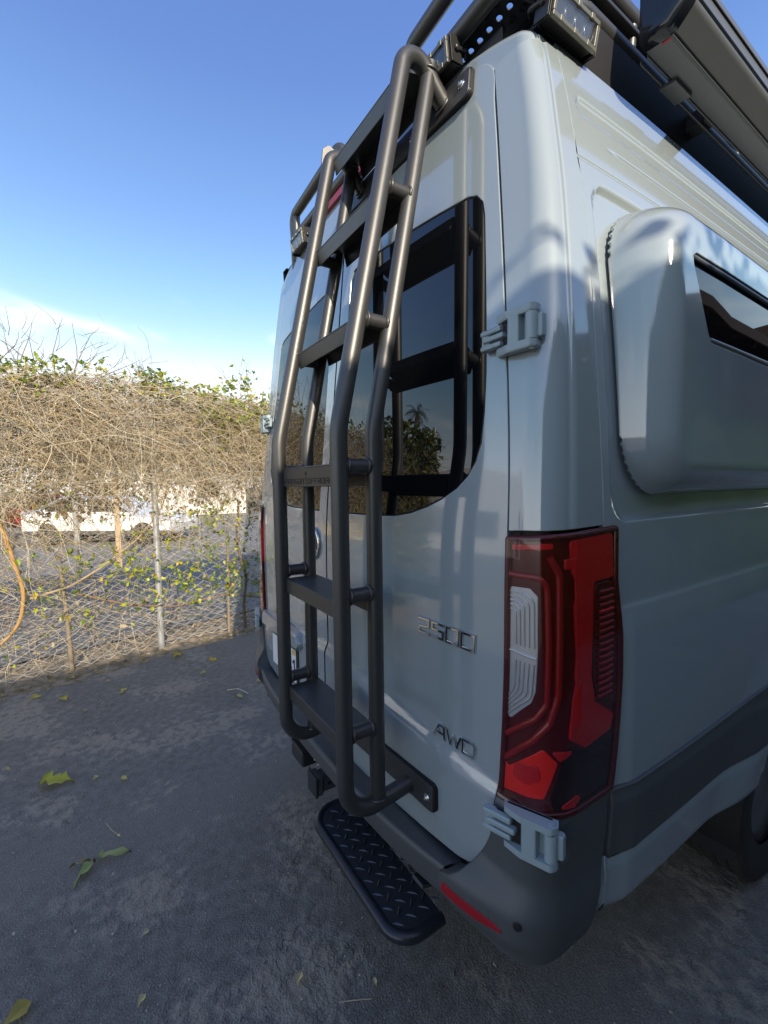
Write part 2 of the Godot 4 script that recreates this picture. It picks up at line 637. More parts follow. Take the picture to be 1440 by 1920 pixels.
func make_materials():
	var p := mat("blue grey paint", Color(0.290, 0.338, 0.362), 0.10)
	p.metallic_specular = 0.7
	p.clearcoat_enabled = true
	p.clearcoat = 1.0
	p.clearcoat_roughness = 0.025
	M.paint = p
	M.hinge = mat("hinge paint", Color(0.30, 0.37, 0.395), 0.3)
	var t := mat("dark grey trim plastic", Color(0.078, 0.082, 0.086), 0.48)
	grain(t, 0.16, 0.11, 0.012, 3)
	M.trim = t
	M.black = mat("black rubber", Color(0.006, 0.006, 0.007), 0.6)
	M.satin = mat("satin black plastic", Color(0.026, 0.027, 0.030), 0.38)
	var g := mat("privacy glass", Color(0.004, 0.0045, 0.006), 0.012)
	g.metallic_specular = 0.62
	M.glass = g
	var k := mat("black powder coat", Color(0.046, 0.046, 0.046), 0.40, 0.25)
	k.metallic_specular = 0.75
	grain(k, 0.22, 0.05, 0.010, 5)
	M.coat = k
	M.chrome = mat("chrome", Color(0.75, 0.74, 0.72), 0.07, 1.0)
	M.steel = mat("stainless steel", Color(0.55, 0.55, 0.54), 0.25, 1.0)
	M.anod = mat("grey anodised metal", Color(0.10, 0.105, 0.115), 0.32, 0.1)
	M.gloss = mat("glossy dark end cap", Color(0.012, 0.014, 0.02), 0.07)
	M.red_deep = mat("deep red lens", Color(0.075, 0.0015, 0.003), 0.16)
	M.red_mid = mat("red lens", Color(0.52, 0.007, 0.012), 0.16)
	M.red_light = mat("bright red reflector", Color(0.80, 0.016, 0.012), 0.18)
	M.red_band = mat("red light guide", Color(0.24, 0.004, 0.007), 0.12)
	M.marker = mat("brake lamp red", Color(0.33, 0.01, 0.02), 0.2)
	M.lamp_white = mat("silvered reverse lamp", Color(0.62, 0.64, 0.66), 0.22, 0.55)
	var pane := mat("clear lens", Color(0.03, 0.004, 0.005, 0.10), 0.015)
	pane.transparency = BaseMaterial3D.TRANSPARENCY_ALPHA
	M.pane = pane
	var led := mat("clear lamp glass", Color(0.1, 0.1, 0.1, 0.12), 0.02)
	led.transparency = BaseMaterial3D.TRANSPARENCY_ALPHA
	M.led_pane = led
	M.reflector = mat("silvered bowl", Color(0.45, 0.44, 0.40), 0.2, 0.9)
	M.housing = mat("black lamp housing", Color(0.03, 0.03, 0.03), 0.35, 0.3)
	M.bezel = mat("bronze grey lamp bezel", Color(0.17, 0.165, 0.14), 0.38, 0.5)
	M.white = mat("white plate", Color(0.75, 0.76, 0.78), 0.4)
	M.navy = mat("navy print", Color(0.02, 0.025, 0.07), 0.5)
	M.yellow = mat("yellow sticker", Color(0.75, 0.42, 0.03), 0.5)
	var ty := mat("tyre rubber", Color(0.030, 0.027, 0.024), 0.8)
	grain(ty, 0.08, 0.2, 0.05, 8)
	M.tyre = ty
	M.rim = mat("alloy rim", Color(0.35, 0.35, 0.36), 0.35, 0.8)
	var tp := mat("black tread plate", Color(0.040, 0.044, 0.052), 0.34, 0.3)
	tp.metallic_specular = 0.75
	grain(tp, 0.2, 0.06, 0.012, 9)
	M.tread = tp
	M.hitch = mat("worn black hitch steel", Color(0.075, 0.08, 0.09), 0.45, 0.3)
	grain(M.hitch, 0.1, 0.1, 0.03, 10)
	var gv := mat("galvanised steel", Color(0.45, 0.46, 0.47), 0.45, 0.5)
	M.galv = gv

# ---------------------------------------------------------------- the van

func tshape(fn: Callable, off: float) -> Callable:
	return func(u: float, y: float) -> Vector3: return fn.call(u, y) + Vector3(0, 0, off)

func off_corner(off: float) -> Callable:
	return func(u: float, y: float) -> Vector3: return corner(u, y, off)

func build_van():
	var van := node("camper_van")
	tag(van, "grey-blue high-roof camper van seen from its rear right corner, with ladder, roof rack and awning", "van")
	for s in [1.0, -1.0]: van_half(van, s)
	# bumper centre, bowed outwards in the middle
	var prof := fillet([Vector3(0.0, 0.664, 0), Vector3(0.132, 0.690, 0), Vector3(0.108, 0.592, 0), Vector3(-0.03, 0.575, 0)], [0.014, 0.02], 6)
	var acc := [0.0]
	for i in range(1, prof.size()): acc.append(acc[-1] + prof[i].distance_to(prof[i - 1]))
	var bf := func(x: float, w: float) -> Vector3:
		var i := 0
		while i < acc.size() - 2 and w > acc[i + 1]: i += 1
		var q: Vector3 = prof[i].lerp(prof[i + 1], (w - acc[i]) / (acc[i + 1] - acc[i]))
		var bow := 1.0 - 0.42 * pow(absf(x) / 0.735, 3.0)
		return Vector3(x, q.y, q.x * bow)
	var b := MB.new()
	b.grid(bf, lin(-0.732, 0.732, 40), acc, true)
	put("rear_bumper", b, M.trim, van)
	for s in [1.0, -1.0]:
		b = MB.new(s)
		var o := facing(bf.call(0.605, acc[-1] * 0.62) + Vector3(0, 0.0, 0.0015), Vector3(0.1, -0.2, 1))
		b.lathe([Vector2(0.0085, 0.0), Vector2(0.008, 0.003), Vector2(0.0, 0.003)], o * Transform3D(Basis(Vector3.RIGHT, PI / 2), Vector3.ZERO), 18)
		put("parking_sensor", b, M.black, van)
	# roof skin and the closed front end
	b = MB.new()
	b.grid(func(x: float, z: float) -> Vector3: return Vector3(x, roof_edge_y(x) + 0.009, z), lin(-0.80, 0.80, 24), lines([-6.0, [-0.5, 0.5], [-0.15, 0.05]]), true)
	put("roof_panel", b, M.paint, van)
	b = MB.new()
	var fr := func(x: float, y: float) -> Vector3: return Vector3(x * side_x(y, -3.0), y, -6.0 - 0.9 * smoothstep(1.9, 0.9, y) + 0.3 * smoothstep(1.2, 2.7, y) + 0.0 - 0.2 * (1 - x * x))
	b.grid(fr, lin(-1, 1, 12), lin(0.55, 2.72, 16), true)
	put("front_end", b, M.paint, van)
	b = MB.new()
	b.box(at(0, 0.50, -3.1), Vector3(1.3, 0.14, 5.6), 0.02)
	put("underbody", b, M.black, van)
	# high brake lamp on the roof's rear edge
	b = MB.new()
	b.prism(round2([Vector2(-0.235, -0.016), Vector2(0.235, -0.016), Vector2(0.225, 0.018), Vector2(-0.225, 0.018)], 0.012), facing(Vector3(0, 2.806, rear_z(0, 2.806) - 0.008), Vector3(0, -0.15, 1)), 0.022, 0.006)
	put("high_brake_lamp", b, M.marker, van)
	licence_plate(van)
	emblem(van)
	badge(van, "model_number_badge", "2500", 0.571, 1.2435, 0.0539, 0.0385)
	badge(van, "drive_badge", "AWD", 0.632, 0.9705, 0.0493, 0.034)
	build_ladder(van)
	build_rack(van)
	build_awning(van)
	build_step(van)
	build_hitch(van)

func van_half(van: Node3D, s: float):
	var right := s > 0
	# rear door: painted skin, dark glass, rubber
	var b := MB.new(s)
	b.patch(door_outline(), [window_outline(0.007)], lines([0.0, [0.90, 0.03]]), lines([0.64, [0.93, 0.03], [1.06, 0.012], [2.82, 0.03]]), door, false, 0.016, 0.0025)
	var d := put("rear_door", b, M.paint, van)
	b = MB.new(s)
	b.patch(window_outline(), [], lines([0.06, [0.79, 0.05]]), lines([1.54, [2.46, 0.05]]), glass, false, 0.004, 0.001)
	put("window", b, M.glass, d)
	b = MB.new(s)
	b.grid(seal, lin(-0.01, 1.0, 24), lin(0.66, 2.80, 40))
	put("door_seal", b, M.black, d)
	# corner pillar above the tail lamp
	b = MB.new(s)
	b.patch(dense(round2([Vector2(0.006, 1.551), Vector2(0.2985, 1.560), Vector2(0.2985, 2.69), Vector2(0.006, 2.69)], 0.004, 3), 0.03), [], lines([0.0, [0.10, 0.02], [0.20, 0.0083], [0.30, 0.02], [0.31, 0.01]]), lines([1.5, [2.72, 0.03]]), pillar, false, 0.012, 0.002)
	put("corner_pillar", b, M.paint, van)
	b = MB.new(s)
	b.grid(off_corner(-0.020), lin(-0.06, 0.315, 30), lin(0.62, 2.70, 40))
	put("body_seal", b, M.black, van)
	# rolled roof edge
	b = MB.new(s)
	var ts := lines([0.0, [0.70, 0.07], [0.92, 0.012], [1.3, 0.1], [6.6, 0.6]])
	b.grid(roof_roll, ts, lin(0.0, PI / 2, 8))
	put("roof_edge", b, M.paint, van)
	b = MB.new(s)
	b.grid(func(t: float, w: float) -> Vector3:
		var q := roof_roll(t, 0.0)
		return Vector3(q.x, q.y - w, q.z if t > 0.95 else q.z + 0.0005), ts, lin(0.0, 0.05, 1), true)
	put("roof_header", b, M.paint, van)
	# body side
	var arch := PackedVector2Array()
	for i in 17:
		var a := lerpf(0.22, PI - 0.22, i / 16.0)
		arch.append(Vector2(-1.58 + 0.50 * cos(a), 0.37 + 0.50 * sin(a)))
	b = MB.new(s)
	var so := PackedVector2Array([Vector2(SEAM - 0.003, 0.90), Vector2(SEAM - 0.003, 2.712), Vector2(-2.3, 2.712), Vector2(-2.3, 0.90)])
	if right:
		so = dense(so, 0.05)
		b.patch(so, [dense(round2([Vector2(-1.635, 1.645), Vector2(-0.312, 1.645), Vector2(-0.312, 2.312), Vector2(-1.635, 2.312)], 0.13), 0.03)],
			lines([-2.32, [-1.9, 0.06], [-0.42, 0.035], [-0.2, 0.0085]]),
			lines([0.88, [1.26, 0.05], [1.40, 0.008], [1.53, 0.03], [1.60, 0.008], [2.33, 0.03], [2.395, 0.007], [2.405, 0.01], [2.429, 0.003], [2.478, 0.02], [2.498, 0.003], [2.53, 0.016], [2.60, 0.005], [2.73, 0.02]]), side, true, 0.010, 0.002)
	else:
		b.grid(side, lines([-2.3, [-0.208, 0.1]]), lines([0.90, [2.712, 0.06]]), true)
	put("body_side", b, M.paint, van)
	b = MB.new(s)
	b.grid(side, lines([-6.0, [-2.3, 0.25]]), lines([0.55, [2.712, 0.09]]), true)
	put("front_body_side", b, M.paint, van)
	# dark lower trim and painted sill
	b = MB.new(s)
	var to := [Vector2(-0.224, 0.757), Vector2(-0.224, 0.924), Vector2(-0.60, 0.923), Vector2(-0.95, 0.927), Vector2(-1.15, 0.948), Vector2(-1.35, 0.972), Vector2(-1.58, 0.980), Vector2(-1.9, 0.95), Vector2(-2.3, 0.924), Vector2(-2.3, 0.757)]
	var arch_t := []
	for i in 15:
		var a := lerpf(PI - 0.885, 0.885, i / 14.0)
		arch_t.append(Vector2(-1.58 + 0.50 * cos(a), 0.37 + 0.50 * sin(a)))
	to.append_array(arch_t)
	b.patch(dense(PackedVector2Array(to), 0.04), [], lines([-2.32, [-0.2, 0.04]]), lines([0.74, [0.88, 0.035], [0.93, 0.006], [1.0, 0.03]]), trim, true, 0.010, 0.004)
	put("lower_trim", b, M.trim, van)
	b = MB.new(s)
	var sl := [Vector2(-0.219, 0.600), Vector2(-0.219, 0.752)]
	for i in 9:
		var a := lerpf(0.865, 0.43, i / 8.0)
		sl.append(Vector2(-1.58 + 0.50 * cos(a), 0.37 + 0.50 * sin(a)))
	b.patch(dense(PackedVector2Array(sl), 0.04), [], lines([-1.5, [-0.2, 0.04]]), lines([0.54, [0.78, 0.012]]), sill, true, 0.012, 0.003)
	put("sill", b, M.paint, van)
	# bumper corner
	b = MB.new(s)
	var bo := PackedVector2Array([Vector2(0.005, 0.926), Vector2(0.005, 0.83), Vector2(-0.005, 0.775), Vector2(-0.013, 0.745), Vector2(-0.025, 0.715), Vector2(-0.043, 0.694), Vector2(-0.069, 0.682), Vector2(-0.048, 0.592), Vector2(0.10, 0.578), Vector2(0.318, 0.590), Vector2(0.322, 0.75), Vector2(0.318, 0.85), Vector2(0.307, 0.926)])
	b.patch(dense(bo, 0.02), [], lines([-0.09, [0.34, 0.0125]]), lines([0.56, [0.94, 0.0125]]), bumper, false, 0.014, 0.004)
	var bc := put("bumper_corner", b, M.trim, van)
	b = MB.new(s)
	var led := [Vector2(-0.070, 0.682), Vector2(-0.043, 0.694), Vector2(-0.025, 0.715), Vector2(-0.013, 0.745), Vector2(-0.005, 0.775), Vector2(0.004, 0.82)]
	var lf := func(u: float, w: float) -> Vector3:
		var k := clampi(int(u), 0, 4)
		var q: Vector2 = led[k].lerp(led[k + 1], u - k)
		var o := bumper(q.x, q.y)
		var i := corner(q.x, q.y - 0.012, -0.006)
		return i.lerp(o, w) + Vector3(0, 0.001 - 0.004 * (1.0 - w) * w, 0)
	b.grid(lf, lin(0.0, 5.0, 20), lin(0.0, 1.0, 5), true)
	put("bumper_ledge", b, M.trim, bc)
	b = MB.new(s)
	var rf := func(u: float, y: float) -> Vector3: return corner(u, y, bumper_off(u, y) + 0.0025)
	b.patch(dense(round2([Vector2(-0.052, 0.646), Vector2(0.05, 0.642), Vector2(0.110, 0.652), Vector2(0.090, 0.663), Vector2(0.03, 0.667), Vector2(-0.054, 0.669)], 0.004), 0.015), [], lines([-0.07, [0.13, 0.0125]]), lines([0.63, [0.68, 0.01]]), rf, false, 0.003, 0.001)
	put("rear_reflector", b, M.marker, bc)
	b = MB.new(s)
	var hole := corner(0.117, 0.690, bumper_off(0.117, 0.69) + 0.001)
	var hn := (corner(0.117, 0.69, 1.0) - corner(0.117, 0.69, 0.0)).normalized()
	b.lathe([Vector2(0.0095, 0.0), Vector2(0.009, 0.002), Vector2(0.0, 0.002)], facing(hole, hn) * Transform3D(Basis(Vector3.RIGHT, PI / 2), Vector3.ZERO), 18)
	put("tow_eye_hole", b, M.black, bc)
	tail_lamp(van, s)
	hinge(van, s, 1.994, 0.93, 0.006)
	hinge(van, s, 0.893, 1.0, 0.060)
	# wheels, arch and mud flap
	for z in [-1.52, -5.2]:
		wheel(van, s, z)
		b = MB.new(s)
		b.grid(func(x: float, a: float) -> Vector3: return Vector3(x, 0.37 + 0.49 * sin(a), z - 0.06 + 0.49 * cos(a)), lin(0.55, 0.985, 4), lin(-0.1, PI + 0.1, 20), true)
		put("wheel_arch", b, M.black, van)
	b = MB.new(s)
	b.prism(round2([Vector2(-0.135, -0.22), Vector2(0.10, -0.22), Vector2(0.135, -0.18), Vector2(0.135, 0.24), Vector2(-0.135, 0.24)], 0.02), Transform3D(Basis(Vector3.RIGHT, 0.12), Vector3(0.835, 0.46, -1.115)), 0.010, 0.002)
	put("mud_flap", b, M.satin, van)
	if right: window_pod(van)

func window_pod(van: Node3D):
	var wo := round2([Vector2(-0.505, 1.992), Vector2(-0.400, 2.190), Vector2(-1.42, 2.190), Vector2(-1.42, 1.985)], [0.045, 0.022, 0.05, 0.05], 6)
	var b := MB.new()
	var edge := dense(round2([Vector2(-1.66, 1.622), Vector2(-0.288, 1.622), Vector2(-0.288, 2.335), Vector2(-1.66, 2.335)], 0.145, 10), 0.02)
	b.patch(edge, [dense(wo, 0.02)], lines([-1.70, [-1.5, 0.02], [-0.45, 0.03], [-0.27, 0.005]]), lines([1.6, [1.73, 0.0055], [2.15, 0.02], [2.35, 0.0055]]), bulge, true, 0.014, 0.002)
	var pod := put("window_pod", b, M.paint, van)
	b = MB.new()
	var gf := func(z: float, y: float) -> Vector3: return bulge(z, y) - Vector3(0.008, 0, 0)
	b.patch(dense(wo, 0.03), [], lines([-1.5, [-0.3, 0.06]]), lines([1.95, [2.22, 0.04]]), gf, true, 0.003, 0.001)
	put("window", b, M.glass, pod)
	# raised frame strips above and below the glass
	b = MB.new()
	var t1 := []
	var t2 := []
	for z in lin(-1.4, -0.415, 14):
		t1.append(bulge(z, 2.176) + Vector3(-0.003, 0, 0))
		t2.append(bulge(z - 0.09, 2.0) + Vector3(-0.003, 0, 0))
	b.tube(t1, 0.0055, 8)
	b.tube(t2, 0.006, 8)
	put("window_trim", b, M.anod, pod)

func lamp_part(parent: Node3D, called: String, pts: Array, off: float, m: Material, s: float, r := 0.006, thick := 0.005) -> MeshInstance3D:
	var b := MB.new(s)
	b.patch(dense(round2(pts, r, 4), 0.015), [], lines([-0.02, [0.34, 0.012]]), lines([0.90, [1.58, 0.03]]), off_corner(off), false, thick, 0.0015)
	return put(called, b, m, parent)

func lamp_path(pts: Array, off: float) -> Array:
	var c := []
	for p in pts: c.append(Vector3(p.x, p.y, 0))
	var r := []
	var f := fillet(c, 0.03, 5)
	for i in f.size() - 1:
		var k := maxi(1, int(f[i].distance_to(f[i + 1]) / 0.012))
		for j in k:
			var q: Vector3 = f[i].lerp(f[i + 1], float(j) / k)
			r.append(corner(q.x, q.y, off))
	r.append(corner(f[-1].x, f[-1].y, off))
	return r

func tail_lamp(van: Node3D, s: float):
	var t := node("tail_lamp", van)
	var outline := [Vector2(0.006, 1.534), Vector2(0.10, 1.541), Vector2(0.20, 1.546), Vector2(0.2985, 1.550), Vector2(0.300, 1.43), Vector2(0.312, 1.36), Vector2(0.322, 1.30), Vector2(0.324, 1.20), Vector2(0.318, 1.05), Vector2(0.309, 0.936), Vector2(0.20, 0.932), Vector2(0.09, 0.934), Vector2(0.006, 0.932)]
	lamp_part(t, "lamp_housing", outline, 0.003, M.red_deep, s, 0.003, 0.010)
	var rev := [Vector2(0.014, 1.426), Vector2(0.058, 1.428), Vector2(0.074, 1.412), Vector2(0.076, 1.29), Vector2(0.074, 1.205), Vector2(0.066, 1.178), Vector2(0.014, 1.120)]
	var rl := lamp_part(t, "reverse_lamp", rev, 0.005, M.lamp_white, s, 0.004, 0.004)
	var b := MB.new(s)
	for k in 5:
		var e := 0.010 * k
		b.tube(lamp_path([Vector2(0.014, 1.418 - e), Vector2(0.068 - e, 1.418 - e), Vector2(0.070 - e, 1.30)], 0.006), 0.0022, 6)
		b.tube(lamp_path([Vector2(0.070 - e, 1.265), Vector2(0.067 - e, 1.19 + 0.2 * e), Vector2(0.014, 1.135 + 1.1 * e)], 0.006), 0.0022, 6)
	b.tube(lamp_path([Vector2(0.014, 1.284), Vector2(0.045, 1.282), Vector2(0.075, 1.278)], 0.006), 0.003, 6)
	put("lens_rib", b, M.lamp_white, rl)
	b = MB.new(s)
	b.tube(lamp_path([Vector2(0.012, 1.455), Vector2(0.092, 1.455), Vector2(0.098, 1.31), Vector2(0.098, 1.18), Vector2(0.078, 1.145), Vector2(0.012, 1.085)], 0.004), 0.0075, 8)
	put("light_guide", b, M.red_band, t)
	b = MB.new(s)
	b.tube(lamp_path([Vector2(0.095, 1.50), Vector2(0.116, 1.46), Vector2(0.118, 1.33), Vector2(0.119, 1.20), Vector2(0.105, 1.140), Vector2(0.075, 1.095), Vector2(0.014, 1.028)], 0.005), 0.0085, 8)
	put("light_guide", b, M.red_band, t)
	lamp_part(t, "brake_panel", [Vector2(0.138, 1.532), Vector2(0.284, 1.540), Vector2(0.292, 1.44), Vector2(0.216, 1.438), Vector2(0.210, 1.23), Vector2(0.226, 1.165), Vector2(0.300, 1.118), Vector2(0.29, 1.085), Vector2(0.20, 1.070), Vector2(0.150, 1.10), Vector2(0.162, 1.28), Vector2(0.150, 1.45)], 0.008, M.red_mid, s, 0.01)
	lamp_part(t, "top_lamp", [Vector2(0.016, 1.520), Vector2(0.10, 1.527), Vector2(0.10, 1.517), Vector2(0.016, 1.511)], 0.006, M.red_mid, s, 0.002)
	lamp_part(t, "top_lamp", [Vector2(0.127, 1.492), Vector2(0.156, 1.493), Vector2(0.156, 1.474), Vector2(0.127, 1.473)], 0.008, M.red_mid, s, 0.002)
	var mk := lamp_part(t, "side_marker", [Vector2(0.224, 1.428), Vector2(0.298, 1.430), Vector2(0.306, 1.36), Vector2(0.318, 1.30), Vector2(0.319, 1.135), Vector2(0.236, 1.178), Vector2(0.221, 1.235)], 0.006, M.red_deep, s, 0.012)
	for k in 17:
		var y := 1.410 - 0.0148 * k
		b = MB.new(s)
		b.tube([corner(0.238, y, 0.007), corner(0.262, y + 0.001, 0.009), corner(0.290, y + 0.002, 0.007)], 0.0042, 8)
		put("marker_rib", b, M.red_band if k != 3 else M.red_mid, mk)
	lamp_part(t, "lower_cover", [Vector2(0.135, 1.085), Vector2(0.20, 1.060), Vector2(0.29, 1.075), Vector2(0.314, 1.09), Vector2(0.309, 0.938), Vector2(0.20, 0.936), Vector2(0.125, 0.940), Vector2(0.118, 0.97), Vector2(0.135, 1.045)], 0.0045, mat("smoked lens", Color(0.012, 0.002, 0.004), 0.12), s, 0.012)
	lamp_part(t, "lower_lamp", [Vector2(0.008, 1.020), Vector2(0.020, 1.006), Vector2(0.095, 1.078), Vector2(0.125, 1.05), Vector2(0.103, 0.968), Vector2(0.008, 0.950)], 0.006, M.red_light, s, 0.006)
	lamp_part(t, "lower_lamp_bowl", [Vector2(0.042, 1.030), Vector2(0.088, 1.040), Vector2(0.094, 1.010), Vector2(0.07, 0.992), Vector2(0.035, 0.995)], 0.009, M.red_mid, s, 0.01)
	lamp_part(t, "lower_lamp_bowl", [Vector2(0.112, 1.075), Vector2(0.165, 1.072), Vector2(0.13, 1.055)], 0.007, M.red_mid, s, 0.003)
	lamp_part(t, "lower_lamp_bowl", [Vector2(0.13, 0.945), Vector2(0.18, 0.965), Vector2(0.195, 0.955), Vector2(0.17, 0.942)], 0.007, M.red_mid, s, 0.004)
	lamp_part(t, "outer_lens", outline, 0.0145, M.pane, s, 0.004, 0.010)
	b = MB.new(s)
	var rim := []
	for q in dense(round2(outline, 0.003, 3), 0.03): rim.append(corner(q.x, q.y, 0.006))
	b.tube(rim, 0.0075, 8, false, true)
	put("lens_rim", b, M.red_deep, t)

func hinge(van: Node3D, s: float, y: float, size: float, shift: float):
	var o := corner(shift - 0.002, y, 0.0)
	var e := corner(shift + 0.050, y, 0.0)
	var xd := Vector3(e.x - o.x, 0, e.z - o.z).normalized()
	var xf := Transform3D(Basis(xd, Vector3.UP, xd.cross(Vector3.UP)).scaled(Vector3.ONE * size), o + Vector3(0, 0, 0.004))
	var h := node("door_hinge", van)
	# bracket: a plate wrapped on the pillar with two cheeks, an upright web and a pin post
	var b := MB.new(s)
	b.box(xf * at(0.034, 0.0, 0.004), Vector3(0.105, 0.098, 0.014), 0.004)
	var cheek := round2([Vector2(-0.022, 0.0), Vector2(-0.018, 0.020), Vector2(0.020, 0.034), Vector2(0.088, 0.036), Vector2(0.098, 0.02), Vector2(0.094, 0.0)], [0, 0.01, 0.02, 0.012, 0.012, 0], 4)
	for sg in [-1.0, 1.0]:
		b.prism(cheek, xf * Transform3D(Basis(Vector3.RIGHT, Vector3(0, 0, 1), Vector3(0, -1, 0)), Vector3(0, 0.040 * sg + 0.009, 0)), 0.018, 0.004)
	b.box(xf * at(0.040, 0, 0.020), Vector3(0.034, 0.076, 0.028), 0.005)
	put("hinge_bracket", b, M.hinge, h)
	b = MB.new(s)
	b.tube([xf * Vector3(0.084, -0.052, 0.019), xf * Vector3(0.084, 0.052, 0.019)], 0.0065, 12)
	b.tube([xf * Vector3(0.083, -0.030, 0.019), xf * Vector3(0.083, 0.030, 0.019)], 0.0135, 16)
	b.box(xf * at(0.100, 0.0, 0.006), Vector3(0.018, 0.056, 0.022), 0.005)
	put("hinge_pin", b, M.hinge, h)
	b = MB.new(s)
	for k in 3:
		b.box(xf * Transform3D(Basis(Vector3.UP, -0.10), Vector3(-0.034 + 0.010 * (1 - absi(k - 1)), -0.0185 + 0.0185 * k, 0.016)), Vector3(0.070, 0.0150, 0.024 - 0.006 * absi(k - 1)), 0.0045)
	b.box(xf * at(-0.052, 0.0, 0.010), Vector3(0.030, 0.054, 0.018), 0.005)
	put("hinge_arm", b, M.hinge, h)
	b = MB.new(s)
	b.box(xf * at(0.010, 0.0, 0.012), Vector3(0.026, 0.064, 0.006), 0.001)
	put("hinge_recess", b, M.black, h)

func wheel(van: Node3D, s: float, z: float):
	var w := node("wheel", van)
	var xf := Transform3D(Basis(Vector3(0, 0, -1), Vector3(1, 0, 0), Vector3(0, -1, 0)), Vector3(0.848 * s, 0.356, z))
	var b := MB.new()
	var pr := []
	var rr := 0.356
	pr.append(Vector2(0.205, -0.105)); pr.append(Vector2(0.27, -0.122)); pr.append(Vector2(0.325, -0.118)); pr.append(Vector2(0.345, -0.106))
	for g in 5:
		var a := -0.100 + 0.042 * g
		pr.append(Vector2(rr - 0.004 * absf(g - 2) / 2.0, a)); pr.append(Vector2(rr - 0.004 * absf(g - 2) / 2.0, a + 0.031))
		if g < 4:
			pr.append(Vector2(rr - 0.012, a + 0.0325)); pr.append(Vector2(rr - 0.012, a + 0.0405))
	pr.append(Vector2(0.345, 0.106)); pr.append(Vector2(0.325, 0.118)); pr.append(Vector2(0.27, 0.122)); pr.append(Vector2(0.205, 0.105))
	b.lathe(pr, xf, 56)
	put("tyre", b, M.tyre, w)
	b = MB.new()
	var face := [Vector2(0.0, -0.10), Vector2(0.206, -0.10), Vector2(0.206, 0.10), Vector2(0.17, 0.07), Vector2(0.08, 0.06), Vector2(0.06, 0.075), Vector2(0.0, 0.07)]
	if s < 0:
		face.reverse()
		for i in face.size(): face[i] = Vector2(face[i].x, -face[i].y)
	b.lathe(face, xf, 40)
	put("rim", b, M.rim, w)

func licence_plate(van: Node3D):
	var x0 := -0.595
	var x1 := -0.29
	var xf := Transform3D(Basis(Vector3.RIGHT, 0.0), Vector3(x0, 0.778, rear_z(-0.44, 0.84) + 0.010))
	var b := MB.new()
	b.box(xf * at((x1 - x0) / 2, 0.064, -0.004), Vector3(x1 - x0 + 0.03, 0.16, 0.010), 0.004)
	var f := put("plate_holder", b, M.satin, van)
	b = MB.new()
	b.box(xf * at((x1 - x0) / 2, 0.064, 0.0035), Vector3(x1 - x0, 0.148, 0.003), 0.001)
	var p := put("licence_plate", b, M.white, van)
	tag(p, "white licence plate with dark digits and a yellow corner sticker")
	var tm := TextMesh.new()
	var sf := SystemFont.new()
	sf.font_names = PackedStringArray(["Droid Sans"])
	sf.font_weight = 600
	tm.font = sf
	tm.text = "781"
	tm.font_size = 64
	tm.pixel_size = 0.00135
	tm.depth = 0.002
	var o := put("plate_digits", tm, M.navy, p)
	o.transform = xf * at(0.238, 0.060, 0.0055)
	b = MB.new()
	b.box(xf * at(0.283, 0.123, 0.0055), Vector3(0.030, 0.022, 0.0012), 0.0004)
	put("registration_sticker", b, M.yellow, p)
	# moulded grip bar above the plate
	b = MB.new()
	b.prism(round2([Vector2(-0.73, 0.925), Vector2(-0.25, 0.925), Vector2(-0.215, 0.955), Vector2(-0.25, 1.005), Vector2(-0.73, 1.005)], 0.025), at(0, 0, rear_z(-0.5, 0.95) - 0.006), 0.038, 0.014)
	put("plate_light_bar", b, M.paint, van)

func emblem(van: Node3D):
	var c := Vector3(-0.118, 1.420, rear_z(-0.118, 1.42))
	var n := node("emblem", van)
	var xf := at(c.x, c.y, c.z) * Transform3D(Basis(Vector3.RIGHT, PI / 2), Vector3.ZERO)
	var b := MB.new()
	b.lathe([Vector2(0.062, 0.0), Vector2(0.060, 0.006), Vector2(0.0, 0.006)], xf, 40)
	put("emblem_disc", b, M.gloss, n)
	b = MB.new()
	var ring := []
	for i in 40: ring.append(c + Vector3(cos(TAU * i / 40) * 0.062, sin(TAU * i / 40) * 0.062, 0.006))
	b.tube(ring, 0.0065, 10, false, true)
	put("emblem_ring", b, M.chrome, n)
	b = MB.new()
	for k in 3:
		var a := PI / 2 + TAU * k / 3
		var d := Vector2(cos(a), sin(a))
		var q := Vector2(-d.y, d.x)
		b.prism(PackedVector2Array([q * 0.010, -q * 0.010, d * 0.060 - q * 0.001, d * 0.060 + q * 0.001]), at(c.x, c.y, c.z + 0.004), 0.006 + 0.0003 * k, 0.002)
	put("emblem_star", b, M.chrome, n)

func badge(van: Node3D, called: String, text: String, x: float, y: float, w: float, h: float):
	var n := node(called, van)
	var cx := x
	for ch in text:
		var lw := w * (1.0 if ch != "W" else 1.15) * 0.86
		var z := rear_z(cx + lw / 2, y)
		var slope := rear_z(cx + lw, y) - rear_z(cx, y)
		var xd := Vector3(lw, 0, slope).normalized()
		var xf := Transform3D(Basis(xd, Vector3.UP, xd.cross(Vector3.UP)), Vector3(cx, y, rear_z(cx, y) - 0.001))
		put("letter", letter(ch, lw, h, 0.0104, 0.006, 0.0028, xf), M.chrome, n)
		cx += w * (1.0 if ch != "W" else 1.12)

# ---------------------------------------------------------------- fittings on the van

func ladder_z(y: float) -> float:
	return 0.252 - 0.222 * maxf(0.0, y - 1.80)

func bolt(parent: Node3D, p: Vector3, nn: Vector3, r := 0.0085):
	var b := MB.new()
	b.lathe([Vector2(r * 1.35, 0.0), Vector2(r * 1.35, 0.0015), Vector2(r, 0.002), Vector2(r * 0.92, 0.0055), Vector2(r * 0.5, 0.0075), Vector2(r * 0.45, 0.006), Vector2(0.0, 0.006)], facing(p, nn) * Transform3D(Basis(Vector3.RIGHT, PI / 2), Vector3.ZERO), 16)
	put("bolt", b, M.steel, parent)

